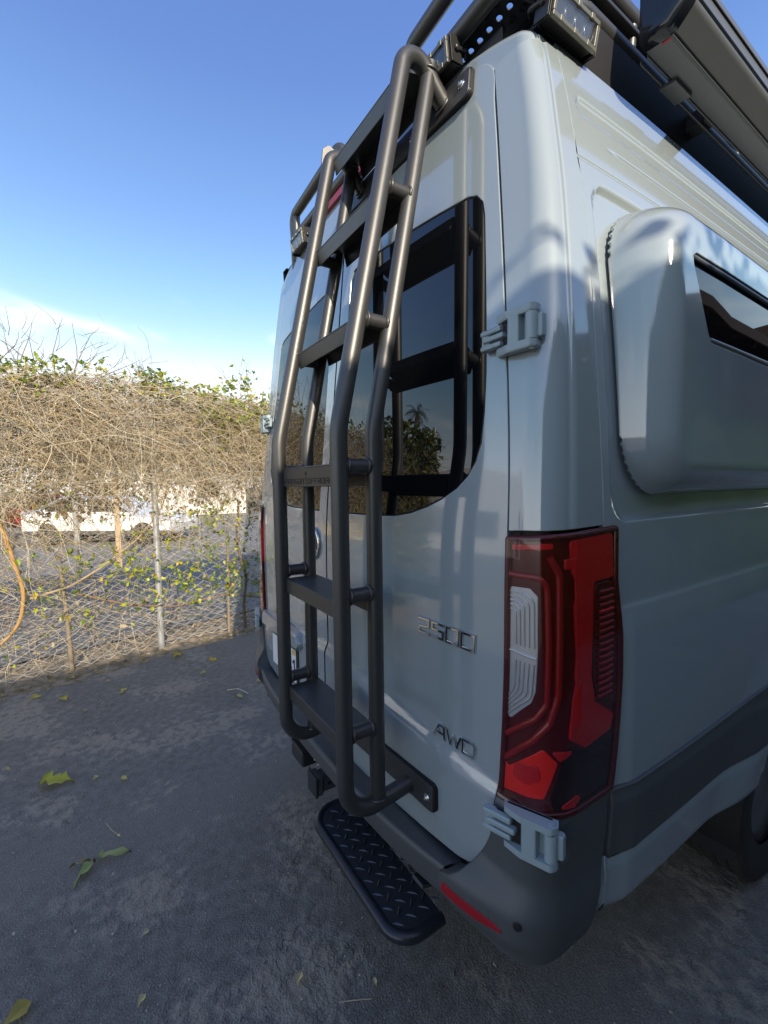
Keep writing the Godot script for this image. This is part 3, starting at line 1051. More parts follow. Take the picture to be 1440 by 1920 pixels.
func weld(b: MB, c: Vector3, axis: Vector3, r: float, sd: int):
	var rng := RandomNumberGenerator.new()
	rng.seed = sd
	var xf := facing(c, axis, Vector3.UP if absf(axis.y) < 0.9 else Vector3.BACK)
	var ring := []
	var rr := []
	for i in 26:
		var a := TAU * i / 26
		ring.append(xf * Vector3(cos(a) * r, sin(a) * r, rng.randf_range(-0.001, 0.001)))
		rr.append(0.0038 + (0.0010 if i % 2 == 0 else 0.0) + rng.randf_range(-0.0004, 0.0004))
	b.tube(ring, rr, 7, false, true)

func build_ladder(van: Node3D):
	var l := node("rear_ladder", van)
	tag(l, "black powder-coated tubular ladder bolted on the rear door")
	var tops := [0.977, 1.347, 1.714, 2.092, 2.443, 2.762]
	var rails := [0.55, 0.12]
	for x in rails:
		var b := MB.new()
		var zp := rear_z(x, 0.79) + 0.008
		var zt := rear_z(x, 2.70) + 0.006
		var path := [Vector3(x, 0.792, zp), Vector3(x, 0.768, 0.252), Vector3(x, 1.80, 0.252), Vector3(x, 2.838, ladder_z(2.838) + 0.004), Vector3(x, 2.715, zt)]
		b.tube(fillet(path, [0.085, 0.30, 0.080], 12), 0.0228, 20)
		weld(b, Vector3(x, 0.792, zp + 0.002), Vector3(0, 0.1, 1), 0.0225, 3)
		weld(b, Vector3(x, 2.712, zt + 0.004), Vector3(0, 0.4, 1), 0.0225, 4)
		var rail := put("ladder_rail", b, M.coat, l)
		b = MB.new()
		b.tube(fillet([Vector3(x, 0.772, 0.152), Vector3(x, 1.80, 0.150), Vector3(x, 2.795, ladder_z(2.795) - 0.082)], [0.30], 10), 0.0215, 20)
		weld(b, Vector3(x, 0.795, 0.152), Vector3.UP, 0.023, 5)
		weld(b, Vector3(x, 2.772, ladder_z(2.77) - 0.080), Vector3.UP, 0.024, 6)
		put("inner_rail", b, M.coat, l)
		for k in 5:
			var y: float = tops[k] + (0.022 if k < 3 else -0.012)
			if k == 2: y = tops[k] - 0.008
			var z0 := ladder_z(y)
			b = MB.new()
			b.tube([Vector3(x, y, z0 - 0.01), Vector3(x, y, z0 - 0.092)], 0.0190, 18)
			weld(b, Vector3(x, y, z0 - 0.0215), Vector3.BACK, 0.0195, 10 + k)
			weld(b, Vector3(x, y, z0 - 0.0795), Vector3.BACK, 0.0195, 20 + k)
			put("brace", b, M.coat, l)
	for k in 6:
		var y: float = tops[k]
		var h := 0.060 if k == 2 else 0.048
		var zf := ladder_z(y - h / 2) - 0.006
		var b := MB.new()
		var w: float = rails[0] - rails[1] - 0.036
		var cx: float = (rails[0] + rails[1]) / 2
		var slant := atan(0.222) if k > 2 else 0.0
		var xf := Transform3D(Basis(Vector3.RIGHT, slant), Vector3(cx, y, zf))
		b.box(xf * at(0, -0.0025, -0.056), Vector3(w, 0.005, 0.112), 0.002)
		b.box(xf * at(0, -h / 2 - 0.002, -0.0025), Vector3(w, h - 0.004, 0.005), 0.002)
		b.box(xf * at(0, -h / 2 - 0.002, -0.1095), Vector3(w, h - 0.004, 0.005), 0.002)
		var r := put("ladder_rung", b, M.coat, l)
		if k == 2:
			lettering(r, xf, w, h)
	# mounting plates across the door, each on a rubber gasket
	for e in 2:
		var y := 0.800 if e == 0 else 2.706
		var zc := rear_z(0.34, y) + (0.004 if e == 0 else 0.003)
		var tilt := 0.0 if e == 0 else -0.098
		var yaw := 0.026
		var bs := Basis(Vector3.UP, yaw) * Basis(Vector3.RIGHT, tilt)
		var xf := Transform3D(bs, Vector3(0.335, y, zc + 0.002))
		var o := round2([Vector2(-0.32, -0.037), Vector2(0.322, -0.037), Vector2(0.322, 0.037), Vector2(-0.32, 0.037)], 0.014, 5)
		var g := round2([Vector2(-0.323, -0.040), Vector2(0.325, -0.040), Vector2(0.325, 0.040), Vector2(-0.323, 0.040)], 0.016, 5)
		var b := MB.new()
		b.prism(g, xf * at(0, 0, -0.012), 0.012, 0.001)
		put("gasket", b, M.black, l)
		b = MB.new()
		b.prism(o, xf, 0.006, 0.0015)
		put("mounting_plate", b, M.coat, l)
		for q in ([Vector2(0.297, -0.004), Vector2(0.056, -0.010), Vector2(-0.25, -0.004)] if e == 0 else [Vector2(0.292, 0.006), Vector2(0.085, -0.006), Vector2(-0.10, -0.006), Vector2(-0.29, 0.0)]):
			bolt(l, xf * Vector3(q.x, q.y, 0.006), bs.z)
	var b := MB.new()
	b.prism(round2([Vector2(-0.03, -0.045), Vector2(0.03, -0.045), Vector2(0.024, 0.012), Vector2(0.0, 0.03), Vector2(-0.024, 0.012)], 0.01), Transform3D(Basis(Vector3.UP, 1.35), Vector3(0.088, 2.815, 0.026)), 0.006, 0.001)
	put("top_bracket", b, M.coat, l)

func lettering(r: Node3D, xf: Transform3D, w: float, h: float):
	var x := -w / 2 + 0.012
	var y := -h + 0.0095
	var n := 0
	for ch in "PaRaGON OFFROad":
		if ch == " ":
			# a small sprig between the two words
			var b := MB.new()
			for a in [-0.55, 0.0, 0.55]:
				var d := Vector2(sin(a), cos(a))
				var q := Vector2(d.y, -d.x)
				var o := Vector2(x + 0.010, y + 0.0215) + d * 0.002
				b.prism(PackedVector2Array([o, o + d * 0.006 + q * 0.0016, o + d * 0.012, o + d * 0.006 - q * 0.0016]), xf, 0.0006, 0.0001)
			for a in [-1.0, 1.0]:
				var o := Vector2(x + 0.010, y)
				b.prism(PackedVector2Array([o + Vector2(a * 0.008, 0.019), o + Vector2(a * 0.006, 0.019), o + Vector2(a * 0.0028, 0.008), o + Vector2(a * 0.0046, 0.009)]), xf, 0.0007, 0.0001)
			b.prism(PackedVector2Array([Vector2(x + 0.0075, y + 0.002), Vector2(x + 0.010, y - 0.004), Vector2(x + 0.0125, y + 0.002), Vector2(x + 0.010, y + 0.004)]), xf, 0.0006, 0.0001)
			put("sprig_emblem", b, M.black, r)
			x += 0.024
		else:
			put("letter", letter(ch, 0.0185, 0.0135, 0.0026, 0.0006, 0.0001, xf * at(x, y, 0)), M.black, r)
			x += 0.0238
		n += 1

func work_light(parent: Node3D, xf: Transform3D, leds: int):
	# local x along the lamp, z out of its face
	var w := 0.038 * leds + 0.016
	var n := node("work_light", parent)
	var b := MB.new()
	b.box(xf * at(0, 0, -0.022), Vector3(w, 0.056, 0.036), 0.006)
	for k in 7: b.box(xf * at(0, -0.024 + 0.008 * k, -0.048), Vector3(w * 0.94, 0.003, 0.022), 0.001)
	for sg in [-1.0, 1.0]:
		for k in 2: b.box(xf * at(sg * (w / 2 + 0.003 + 0.006 * k), 0, -0.022), Vector3(0.003, 0.066, 0.040), 0.001)
	put("lamp_housing", b, M.housing, n)
	b = MB.new()
	for sg in [-1.0, 1.0]:
		b.box(xf * at(0, sg * 0.0265, 0.0), Vector3(w, 0.011, 0.011), 0.002)
		b.box(xf * at(sg * (w / 2 - 0.005), 0, 0.0), Vector3(0.010, 0.044, 0.010), 0.002)
		for k in 3: b.box(xf * at(w * 0.31 * (k - 1), sg * 0.0265, 0.0015), Vector3(0.014, 0.0135, 0.0115), 0.002)
	put("lamp_bezel", b, M.bezel, n)
	for k in leds:
		b = MB.new()
		var c := xf * Transform3D(Basis(Vector3.RIGHT, PI / 2), Vector3(0.037 * (k - (leds - 1) / 2.0), 0, -0.003))
		b.lathe([Vector2(0.0180, 0.0), Vector2(0.0172, 0.001), Vector2(0.0150, -0.003), Vector2(0.010, -0.011), Vector2(0.004, -0.0155), Vector2(0.0, -0.016)], c, 20)
		put("reflector_bowl", b, M.reflector, n)
	b = MB.new()
	b.box(xf * at(0, 0, 0.001), Vector3(w - 0.02, 0.043, 0.003), 0.0005)
	put("lamp_glass", b, M.led_pane, n)
	b = MB.new()
	for sg in [-1.0, 1.0]:
		b.tube(fillet([xf * Vector3(sg * (w / 2 + 0.012), 0, -0.02), xf * Vector3(sg * (w / 2 + 0.016), 0.0, -0.055), xf * Vector3(sg * (w / 2 - 0.02), 0.02, -0.085)], 0.01, 4), 0.005, 8)
		b.lathe([Vector2(0.0085, 0.0), Vector2(0.0085, 0.004), Vector2(0.006, 0.008), Vector2(0.0, 0.008)], facing(xf * Vector3(sg * (w / 2 + 0.011), 0, -0.02), xf.basis.x * sg) * Transform3D(Basis(Vector3.RIGHT, PI / 2), Vector3.ZERO), 12)
	put("lamp_bracket", b, M.housing, n)

func build_rack(van: Node3D):
	var r := node("roof_rack", van)
	tag(r, "black tubular roof rack with perforated floor plates and work lights")
	var xr := 0.830
	# side rails, joined by hoops over the rear corners
	for s in [1.0, -1.0]:
		var b := MB.new(s)
		b.tube(fillet([Vector3(0.40, 2.90, -0.115), Vector3(0.385, 2.982, -0.10), Vector3(0.76, 2.992, -0.095), Vector3(xr, 2.945, -0.40), Vector3(xr, 2.925, -4.6)] if s > 0 else [Vector3(0.575, 2.83, -0.12), Vector3(0.575, 2.975, -0.11), Vector3(0.06, 2.985, -0.10), Vector3(0.03, 2.90, -0.12)], [0.045, 0.07, 0.25] if s > 0 else [0.05, 0.045], 8), 0.0225, 16)
		put("upper_rail", b, M.coat, r)
		b = MB.new(s)
		b.tube(fillet([Vector3(-0.02, 2.858, -0.105), Vector3(0.77, 2.852, -0.10), Vector3(xr - 0.005, 2.850, -0.31), Vector3(xr - 0.005, 2.835, -4.6)] if s > 0 else [Vector3(0.02, 2.858, -0.105), Vector3(0.56, 2.862, -0.11), Vector3(0.60, 2.74, -0.13)], [0.06, 0.2] if s > 0 else [0.05], 8), 0.0225, 16)
		put("lower_rail", b, M.coat, r)
		if s < 0:
			b = MB.new(s)
			b.tube([Vector3(0.54, 2.97, -0.11), Vector3(0.54, 2.86, -0.11)], 0.018, 12)
			put("upright", b, M.coat, r)
			b = MB.new(s)
			b.tube([Vector3(xr, 2.88, -0.3), Vector3(xr, 2.88, -4.6)], 0.0225, 12)
			put("side_rail", b, M.coat, r)
		b = MB.new(s)
		b.box(Transform3D(Basis(Vector3(0, 0, 1), -0.10), Vector3(0.832, 2.775, -2.40)), Vector3(0.006, 0.11, 4.5), 0.002)
		b.box(at(0.815, 2.828, -2.40), Vector3(0.05, 0.006, 4.5), 0.002)
		put("side_plate", b, M.black, r)
		for z in [-0.55, -1.3, -2.2, -3.2, -4.2]:
			b = MB.new(s)
			b.tube([Vector3(xr - 0.005, 2.84, z), Vector3(xr, 2.925, z)], 0.014, 10)
			put("upright", b, M.coat, r)
	# floor: solid plates with a perforated strip at the rear
	var b := MB.new()
	var fl := func(x: float, z: float) -> Vector3: return Vector3(x, 2.868 + 0.10 * (z + 0.10), z)
	var holes := []
	for i in 13:
		for j in 3:
			var c := Vector2(0.405 + 0.034 * i + 0.017 * (j % 2), -0.195 + 0.030 * j)
			if c.x > 0.835: continue
			var h := PackedVector2Array()
			for k in 14: h.append(c + Vector2(cos(TAU * k / 14), sin(TAU * k / 14)) * 0.0085)
			holes.append(h)
	b.patch(PackedVector2Array([Vector2(0.385, -0.225), Vector2(0.855, -0.225), Vector2(0.855, -0.108), Vector2(0.385, -0.108)]), holes, lines([0.38, [0.86, 0.034]]), lines([-0.24, [-0.09, 0.03]]), fl, true, 0.003, 0.0005)
	put("perforated_plate", b, M.satin, r)
	b = MB.new()
	b.box(at(0.10, 2.90, -2.45), Vector3(1.50, 0.012, 4.40), 0.003)
	put("floor_plate", b, M.satin, r)
	for z in [-0.30, -1.2, -2.2, -3.2, -4.2]:
		b = MB.new()
		b.box(at(0, 2.872, z), Vector3(1.70, 0.035, 0.05), 0.004)
		put("cross_bar", b, M.satin, r)
	work_light(r, facing(Vector3(0.545, 2.800, -0.062), Vector3(0.0, -0.12, 1)), 3)
	work_light(r, facing(Vector3(-0.435, 2.785, -0.066), Vector3(0.0, -0.1, 1)), 3)
	work_light(r, facing(Vector3(0.872, 2.742, -0.228), Vector3(1, -0.20, 0.0)), 4)

func build_awning(van: Node3D):
	var a := node("awning", van)
	tag(a, "rolled-up side awning in a long grey box with a dark glossy end cap")
	# outline across the van (x, y), drawn out along the van
	var o := round2([Vector2(0.9062, 2.7636), Vector2(0.9777, 2.7547), Vector2(1.0201, 2.7904), Vector2(1.0246, 2.8608), Vector2(0.9877, 2.9055), Vector2(0.9062, 2.9055)], [0.004, 0.004, 0.02, 0.03, 0.02, 0.008], 5)
	var xf := Transform3D(Basis.IDENTITY, Vector3(0, 0, -3.9))
	var b := MB.new()
	b.prism(o, xf, 3.43, 0.001)
	put("awning_box", b, M.anod, a)
	b = MB.new()
	for p in [Vector2(0.9782, 2.7552), Vector2(1.0232, 2.8016), Vector2(1.0251, 2.8351)]:
		b.tube([Vector3(p.x, p.y, -3.9), Vector3(p.x, p.y, -0.460)], 0.0022, 6)
	put("seam_line", b, M.satin, a)
	b = MB.new()
	b.tube([Vector3(0.971, 2.7525, -3.9), Vector3(0.971, 2.7525, -0.47)], 0.0045, 8)
	put("lead_rail", b, M.anod, a)
	# domed end cap
	b = MB.new()
	var rings := [[0.0, 1.02], [0.020, 1.02], [0.034, 0.97], [0.044, 0.86], [0.050, 0.66], [0.053, 0.3], [0.0535, 0.0]]
	var c := Vector2(0.9620, 2.8328)
	var rows := []
	for q in rings:
		var row := []
		for p in o:
			var w: Vector2 = c + (p - c) * q[1]
			var nn := Vector3((p - c).normalized().x, (p - c).normalized().y, 0).lerp(Vector3.BACK, clampf((q[0] - 0.012) / 0.036, 0, 1)).normalized()
			row.append(b.vert(Vector3(w.x, w.y, -0.475 + q[0]), nn))
		rows.append(row)
	for i in rows.size() - 1:
		for j in o.size():
			var j2 := (j + 1) % o.size()
			if Geometry2D.is_polygon_clockwise(o): b.quad(rows[i][j2], rows[i][j], rows[i + 1][j], rows[i + 1][j2])
			else: b.quad(rows[i][j], rows[i][j2], rows[i + 1][j2], rows[i + 1][j])
	put("end_cap", b, M.gloss, a)
	b = MB.new()
	b.box(at(0.958, 2.758, -0.482), Vector3(0.028, 0.006, 0.010), 0.002)
	put("red_tag", b, M.marker, a)
	# mounting rails between the box and the rack
	for k in 2:
		b = MB.new()
		b.box(at(0.882 + 0.018 * k, 2.768 + 0.004 * k, -2.2), Vector3(0.006, 0.010, 3.4), 0.002)
		put("mounting_rail", b, M.anod, a)
	b = MB.new()
	b.box(Transform3D(Basis(Vector3(0, 0, 1), -0.1), Vector3(0.897, 2.760, -0.664)), Vector3(0.046, 0.012, 0.095), 0.003)
	put("rail_clamp", b, M.anod, a)
	for z in [-0.64, -0.69]:
		bolt(a, Vector3(0.897, 2.754, z), Vector3.DOWN, 0.004)
	for z in [-0.9, -2.2, -3.4]:
		b = MB.new()
		b.box(at(0.868, 2.80, z), Vector3(0.07, 0.05, 0.06), 0.006)
		put("mounting_bracket", b, M.satin, a)

func build_step(van: Node3D):
	var st := node("rear_step", van)
	tag(st, "black diamond-plate step with rounded tube edge under the bumper")
	var y := 0.462
	var edge := fillet([Vector3(0.668, y, 0.022), Vector3(0.668, y, 0.166), Vector3(0.118, y, 0.166), Vector3(0.118, y, 0.005)], [0.085, 0.085], 12)
	var b := MB.new()
	b.tube(edge, 0.0165, 16)
	put("edge_tube", b, mat("scuffed black paint", Color(0.028, 0.030, 0.036), 0.30, 0.2), st)
	var o := PackedVector2Array()
	for p in edge: o.append(Vector2(p.x, p.z))
	b = MB.new()
	var xf := Transform3D(Basis(Vector3.RIGHT, Vector3(0, 0, 1), Vector3(0, -1, 0)), Vector3(0, y + 0.004, 0))
	b.prism(o, Transform3D(Basis(Vector3(1, 0, 0), Vector3(0, 0, 1), Vector3(0, -1, 0)), Vector3(0, y + 0.010, 0)), 0.014, 0.001)
	put("tread_plate", b, M.tread, st)
	# raised lugs of the tread plate: almond shapes, alternately turned
	var lug := MB.new()
	var rows := []
	for i in 9:
		var t := float(i) / 8.0
		var row := []
		for j in 5:
			var q := (j - 2) / 2.0
			var wd := 0.0043 * sin(PI * clampf(t, 0.02, 0.98))
			var hh := 0.0042 * (1.0 - q * q) * pow(sin(PI * clampf(t, 0.02, 0.98)), 0.7)
			row.append(lug.vert(Vector3((t - 0.5) * 0.033, hh, q * wd + 0.004 * (4 * (t - 0.5) * (t - 0.5))), Vector3(0, 1, q * 1.1).normalized()))
		rows.append(row)
	for i in 8:
		for j in 4: lug.quad(rows[i][j], rows[i][j + 1], rows[i + 1][j + 1], rows[i + 1][j])
	var lm := lug.mesh()
	for i in range(-1, 34):
		for j in 9:
			var p := Vector2(0.105 + 0.0258 * i, 0.008 + 0.0215 * j)
			if (i + j) % 2 != 0: continue
			var inner := Geometry2D.offset_polygon(o, -0.022)[0]
			var lug_at := Vector2(p.x, p.y)
			if not Geometry2D.is_point_in_polygon(Vector2(lug_at.x, maxf(lug_at.y, 0.045)), inner): continue
			var ang := 0.78 if j % 2 == 0 else -0.78
			var e := put("tread_lug", lm, M.tread, st)
			e.transform = Transform3D(Basis(Vector3.UP, ang), Vector3(lug_at.x, y + 0.0101, lug_at.y))
	for x in [0.22, 0.56]:
		b = MB.new()
		b.box(Transform3D(Basis(Vector3.RIGHT, -0.3), Vector3(x, 0.455, -0.07)), Vector3(0.05, 0.012, 0.20), 0.002)
		put("support_arm", b, M.hitch, st)

func build_hitch(van: Node3D):
	var h := node("tow_hitch", van)
	var b := MB.new()
	b.box(at(0, 0.470, -0.075), Vector3(1.05, 0.055, 0.06), 0.006)
	put("hitch_bar", b, M.hitch, h)
	b = MB.new()
	b.box(at(-0.025, 0.470, -0.01), Vector3(0.064, 0.064, 0.20), 0.006)
	b.box(at(-0.025, 0.470, 0.080), Vector3(0.078, 0.078, 0.026), 0.006)
	put("receiver_tube", b, M.hitch, h)
	b = MB.new()
	b.box(at(-0.025, 0.470, 0.098), Vector3(0.084, 0.084, 0.010), 0.004)
	put("receiver_cover", b, M.satin, h)
	b = MB.new()
	b.lathe([Vector2(0.008, 0.0), Vector2(0.008, 0.001), Vector2(0, 0.001)], facing(Vector3(0.0072, 0.470, 0.04), Vector3.RIGHT) * Transform3D(Basis(Vector3.RIGHT, PI / 2), Vector3.ZERO), 14)
	put("pin_hole", b, M.black, h)
	b = MB.new()
	b.box(at(-0.195, 0.500, 0.055), Vector3(0.125, 0.065, 0.085), 0.010)
	b.box(at(-0.195, 0.538, 0.050), Vector3(0.128, 0.012, 0.095), 0.004)
	put("trailer_socket", b, M.satin, h)
	b = MB.new()
	b.prism(round2([Vector2(-0.06, -0.05), Vector2(0.07, -0.05), Vector2(0.09, 0.05), Vector2(-0.06, 0.05)], 0.012), Transform3D(Basis(Vector3(1, 0, 0), Vector3(0, 0, -1), Vector3(0, 1, 0)), Vector3(0.06, 0.494, -0.02)), 0.010, 0.002)
	put("hitch_bracket", b, M.hitch, h)
	b = MB.new()
	var chain := []
	for k in 12: chain.append(Vector3(-0.09 + 0.004 * k, 0.50 - 0.018 * sin(k * 0.55), 0.085 - 0.004 * k))
	b.tube(chain, 0.003, 8)
	b.tube(fillet([Vector3(-0.09, 0.52, 0.06), Vector3(-0.075, 0.545, 0.03), Vector3(-0.05, 0.55, -0.02)], 0.02, 5), 0.004, 8)
	put("safety_clip", b, M.chrome, h)

# ---------------------------------------------------------------- sky, sun, camera

func sky_panorama() -> ImageTexture:
	var w := 1024
	var h := 512
	var im := Image.create(w, h, false, Image.FORMAT_RGBF)
	var f := FastNoiseLite.new()
	f.seed = 11
	f.frequency = 1.0
	f.fractal_octaves = 5
	var f2 := FastNoiseLite.new()
	f2.seed = 23
	f2.frequency = 1.6
	f2.fractal_octaves = 3
	var stops := [0.0, 0.08, 0.17, 0.24, 0.29, 0.36, 0.46, 0.54, 0.665, 0.85, 1.0]
	var cr := [0.98, 1.02, 0.84, 0.58, 0.395, 0.262, 0.176, 0.138, 0.096, 0.078, 0.070]
	var cg := [0.98, 1.04, 0.93, 0.73, 0.590, 0.460, 0.322, 0.258, 0.182, 0.142, 0.128]
	var cb := [0.95, 1.02, 0.98, 0.86, 0.760, 0.680, 0.610, 0.530, 0.430, 0.360, 0.330]
	var sun := SUN.normalized()
	for j in h:
		var el := PI / 2 - (j + 0.5) / h * PI
		var y := sin(el)
		var yy := maxf(y, 0.0)
		var base := Color(interp(stops, cr, yy), interp(stops, cg, yy), interp(stops, cb, yy))
		for i in w:
			var az := ((i + 0.5) / w) * TAU
			var d := Vector3(sin(az) * cos(el), y, -cos(az) * cos(el))
			var c := base
			if y > 0.0:
				# thin high cirrus, drawn out along one direction
				var q := Vector2(d.x, d.z) / (y + 0.22)
				var s := Vector2(q.x * 0.55 + q.y * 0.85, (q.x * 0.85 - q.y * 0.55) * 3.2)
				var a := f.get_noise_2d(s.x, s.y) * 0.7 + 0.5 * f2.get_noise_2d(q.x * 0.8, q.y * 0.8)
				a = smoothstep(0.05, 0.60, a) * smoothstep(0.02, 0.10, y) * (1.0 - smoothstep(0.28, 0.46, y))
				c = c.lerp(Color(0.95, 0.97, 0.98), a * 0.55)
				var cs := d.dot(sun)
				var glow := 0.55 * pow(maxf(0.0, (cs + 0.2) / 1.2), 3.0) + 1.6 * pow(maxf(0.0, cs), 22.0)
				c = c + Color(1.0, 0.97, 0.90) * glow * 0.5
			im.set_pixel(i, j, Color(c.r, c.g, c.b))
	return ImageTexture.create_from_image(im)

const SUN := Vector3(1.0, 0.50, 0.20)      # towards the sun

func build_light_and_camera():
	var cam := Camera3D.new()
	cam.name = "camera"
	cam.fov = 98.99
	cam.near = 0.05
	cam.far = 400.0
	cam.transform = Transform3D(Basis(Vector3(0.54938794, -0.01337845, -0.8354603), Vector3(-0.04679971, 0.99780957, -0.04675308), Vector3(0.83425576, 0.06478488, 0.54755844)), Vector3(1.5346, 1.66, 0.7649))
	add_child(cam)
	cam.current = true
	var env := Environment.new()
	env.background_mode = Environment.BG_SKY
	var sky := Sky.new()
	var pm := PanoramaSkyMaterial.new()
	pm.panorama = sky_panorama()
	pm.energy_multiplier = 0.66
	sky.sky_material = pm
	env.sky = sky
	env.tonemap_mode = Environment.TONE_MAPPER_LINEAR
	env.tonemap_exposure = 2.55
	env.sdfgi_enabled = true
	env.ssao_enabled = true
	env.ssil_enabled = true
	var we := WorldEnvironment.new()
	we.name = "world_environment"
	we.environment = env
	add_child(we)
	var sun := DirectionalLight3D.new()
	sun.name = "sun"
	sun.light_color = Color(1.0, 0.94, 0.84)
	sun.light_energy = 0.86
	sun.light_angular_distance = 0.55
	sun.shadow_enabled = true
	sun.sky_mode = DirectionalLight3D.SKY_MODE_LIGHT_ONLY
	sun.transform = facing(Vector3(20, 12, 0), SUN)
	add_child(sun)

# ---------------------------------------------------------------- ground

func fence_x(z: float) -> float:
	return -3.48 + 0.185 * z

func asphalt_material() -> StandardMaterial3D:
	var n := 1024
	var alb := Image.create(n, n, false, Image.FORMAT_RGB8)
	var hgt := Image.create(n, n, false, Image.FORMAT_L8)
	var fine := FastNoiseLite.new()
	fine.noise_type = FastNoiseLite.TYPE_CELLULAR
	fine.seed = 3
	fine.frequency = 0.16
	fine.cellular_return_type = FastNoiseLite.RETURN_DISTANCE
	var grit := FastNoiseLite.new()
	grit.seed = 7
	grit.frequency = 0.35
	grit.fractal_octaves = 2
	var lump := FastNoiseLite.new()
	lump.seed = 9
	lump.frequency = 0.035
	lump.fractal_octaves = 4
	var patch := FastNoiseLite.new()
	patch.seed = 14
	patch.frequency = 0.0042
	patch.fractal_octaves = 5
	var crack := FastNoiseLite.new()
	crack.seed = 40
	crack.frequency = 0.0055
	crack.fractal_octaves = 4
	var tile := 1024.0
	for j in n:
		for i in n:
			# the tile closes on itself in both directions by mixing in shifted copies near its edges
			var x := float(i)
			var y := float(j)
			var c := 0.5 + 0.5 * fine.get_noise_2d(x, y)
			var g := grit.get_noise_2d(x, y)
			var l := lump.get_noise_2d(x, y)
			var p := patch.get_noise_2d(x, y)
			var wx := smoothstep(0.0, 160.0, minf(x, tile - x))
			var wy := smoothstep(0.0, 160.0, minf(y, tile - y))
			p *= wx * wy
			l *= lerpf(0.25, 1.0, wx * wy)
			var rough := smoothstep(-0.22, 0.22, p)
			var dust := smoothstep(0.08, 0.42, p + 0.6 * l * rough)
			var hh := 0.5 + l * (0.03 + 0.26 * rough) + (0.5 - c) * 0.20 * (0.45 + 0.8 * rough) + g * 0.09
			var v := 0.160 + 0.085 * g + 0.055 * l + 0.02 * p - 0.05 * smoothstep(0.55, 0.9, c)
			v *= 1.0 + 0.10 * rough
			var col := Color(v * 1.08, v, v * 0.89).lerp(Color(0.33, 0.285, 0.22), dust * (0.55 + 0.3 * g))
			var cr := absf(crack.get_noise_2d(x, y))
			if cr < 0.0045 * (wx * wy) and rough > 0.25 + 0.6 * absf(l):
				col = col.lerp(Color(0.06, 0.058, 0.055), 0.6)
				hh -= 0.12
			if g > 0.62: col = col.lerp(Color(0.46, 0.44, 0.39), 0.5)
			alb.set_pixel(i, j, col.clamp().linear_to_srgb())
			hgt.set_pixel(i, j, Color(clampf(hh, 0, 1), 0, 0))
	var m := StandardMaterial3D.new()
	m.resource_name = "old asphalt"
	m.albedo_texture = ImageTexture.create_from_image(alb)
	m.roughness = 0.82
	m.uv1_triplanar = true
	m.uv1_world_triplanar = true
	m.uv1_scale = Vector3.ONE / 2.6
	m.uv1_offset = Vector3(0.31, 0, 0.18)
	m.heightmap_enabled = true
	m.heightmap_texture = ImageTexture.create_from_image(hgt)
	m.heightmap_scale = 3.0
	return m

func soil_material(called: String, c0: Color, c1: Color, sd: int) -> StandardMaterial3D:
	var m := StandardMaterial3D.new()
	m.resource_name = called
	m.albedo_texture = noise_tex(0.02, 512, sd, 6, FastNoiseLite.TYPE_SIMPLEX, [[0.25, 0.75], [c0.linear_to_srgb(), c1.linear_to_srgb()]])
	m.roughness = 0.95
	m.uv1_triplanar = true
	m.uv1_world_triplanar = true
	m.uv1_scale = Vector3.ONE / 1.3
	m.heightmap_enabled = true
	m.heightmap_texture = noise_tex(0.03, 512, sd + 1, 5)
	m.heightmap_scale = 2.5
	return m

func sheet(pts: Array, y: float) -> MB:
	var b := MB.new()
	var id := []
	for p in pts: id.append(b.vert(Vector3(p.x, y, p.y), Vector3.UP))
	var poly := PackedVector2Array(pts)
	var t := Geometry2D.triangulate_polygon(poly)
	for k in range(0, t.size(), 3):
		var s := (poly[t[k + 1]] - poly[t[k]]).cross(poly[t[k + 2]] - poly[t[k]])
		if s > 0: b.tri(id[t[k]], id[t[k + 2]], id[t[k + 1]])
		else: b.tri(id[t[k]], id[t[k + 1]], id[t[k + 2]])
	return b

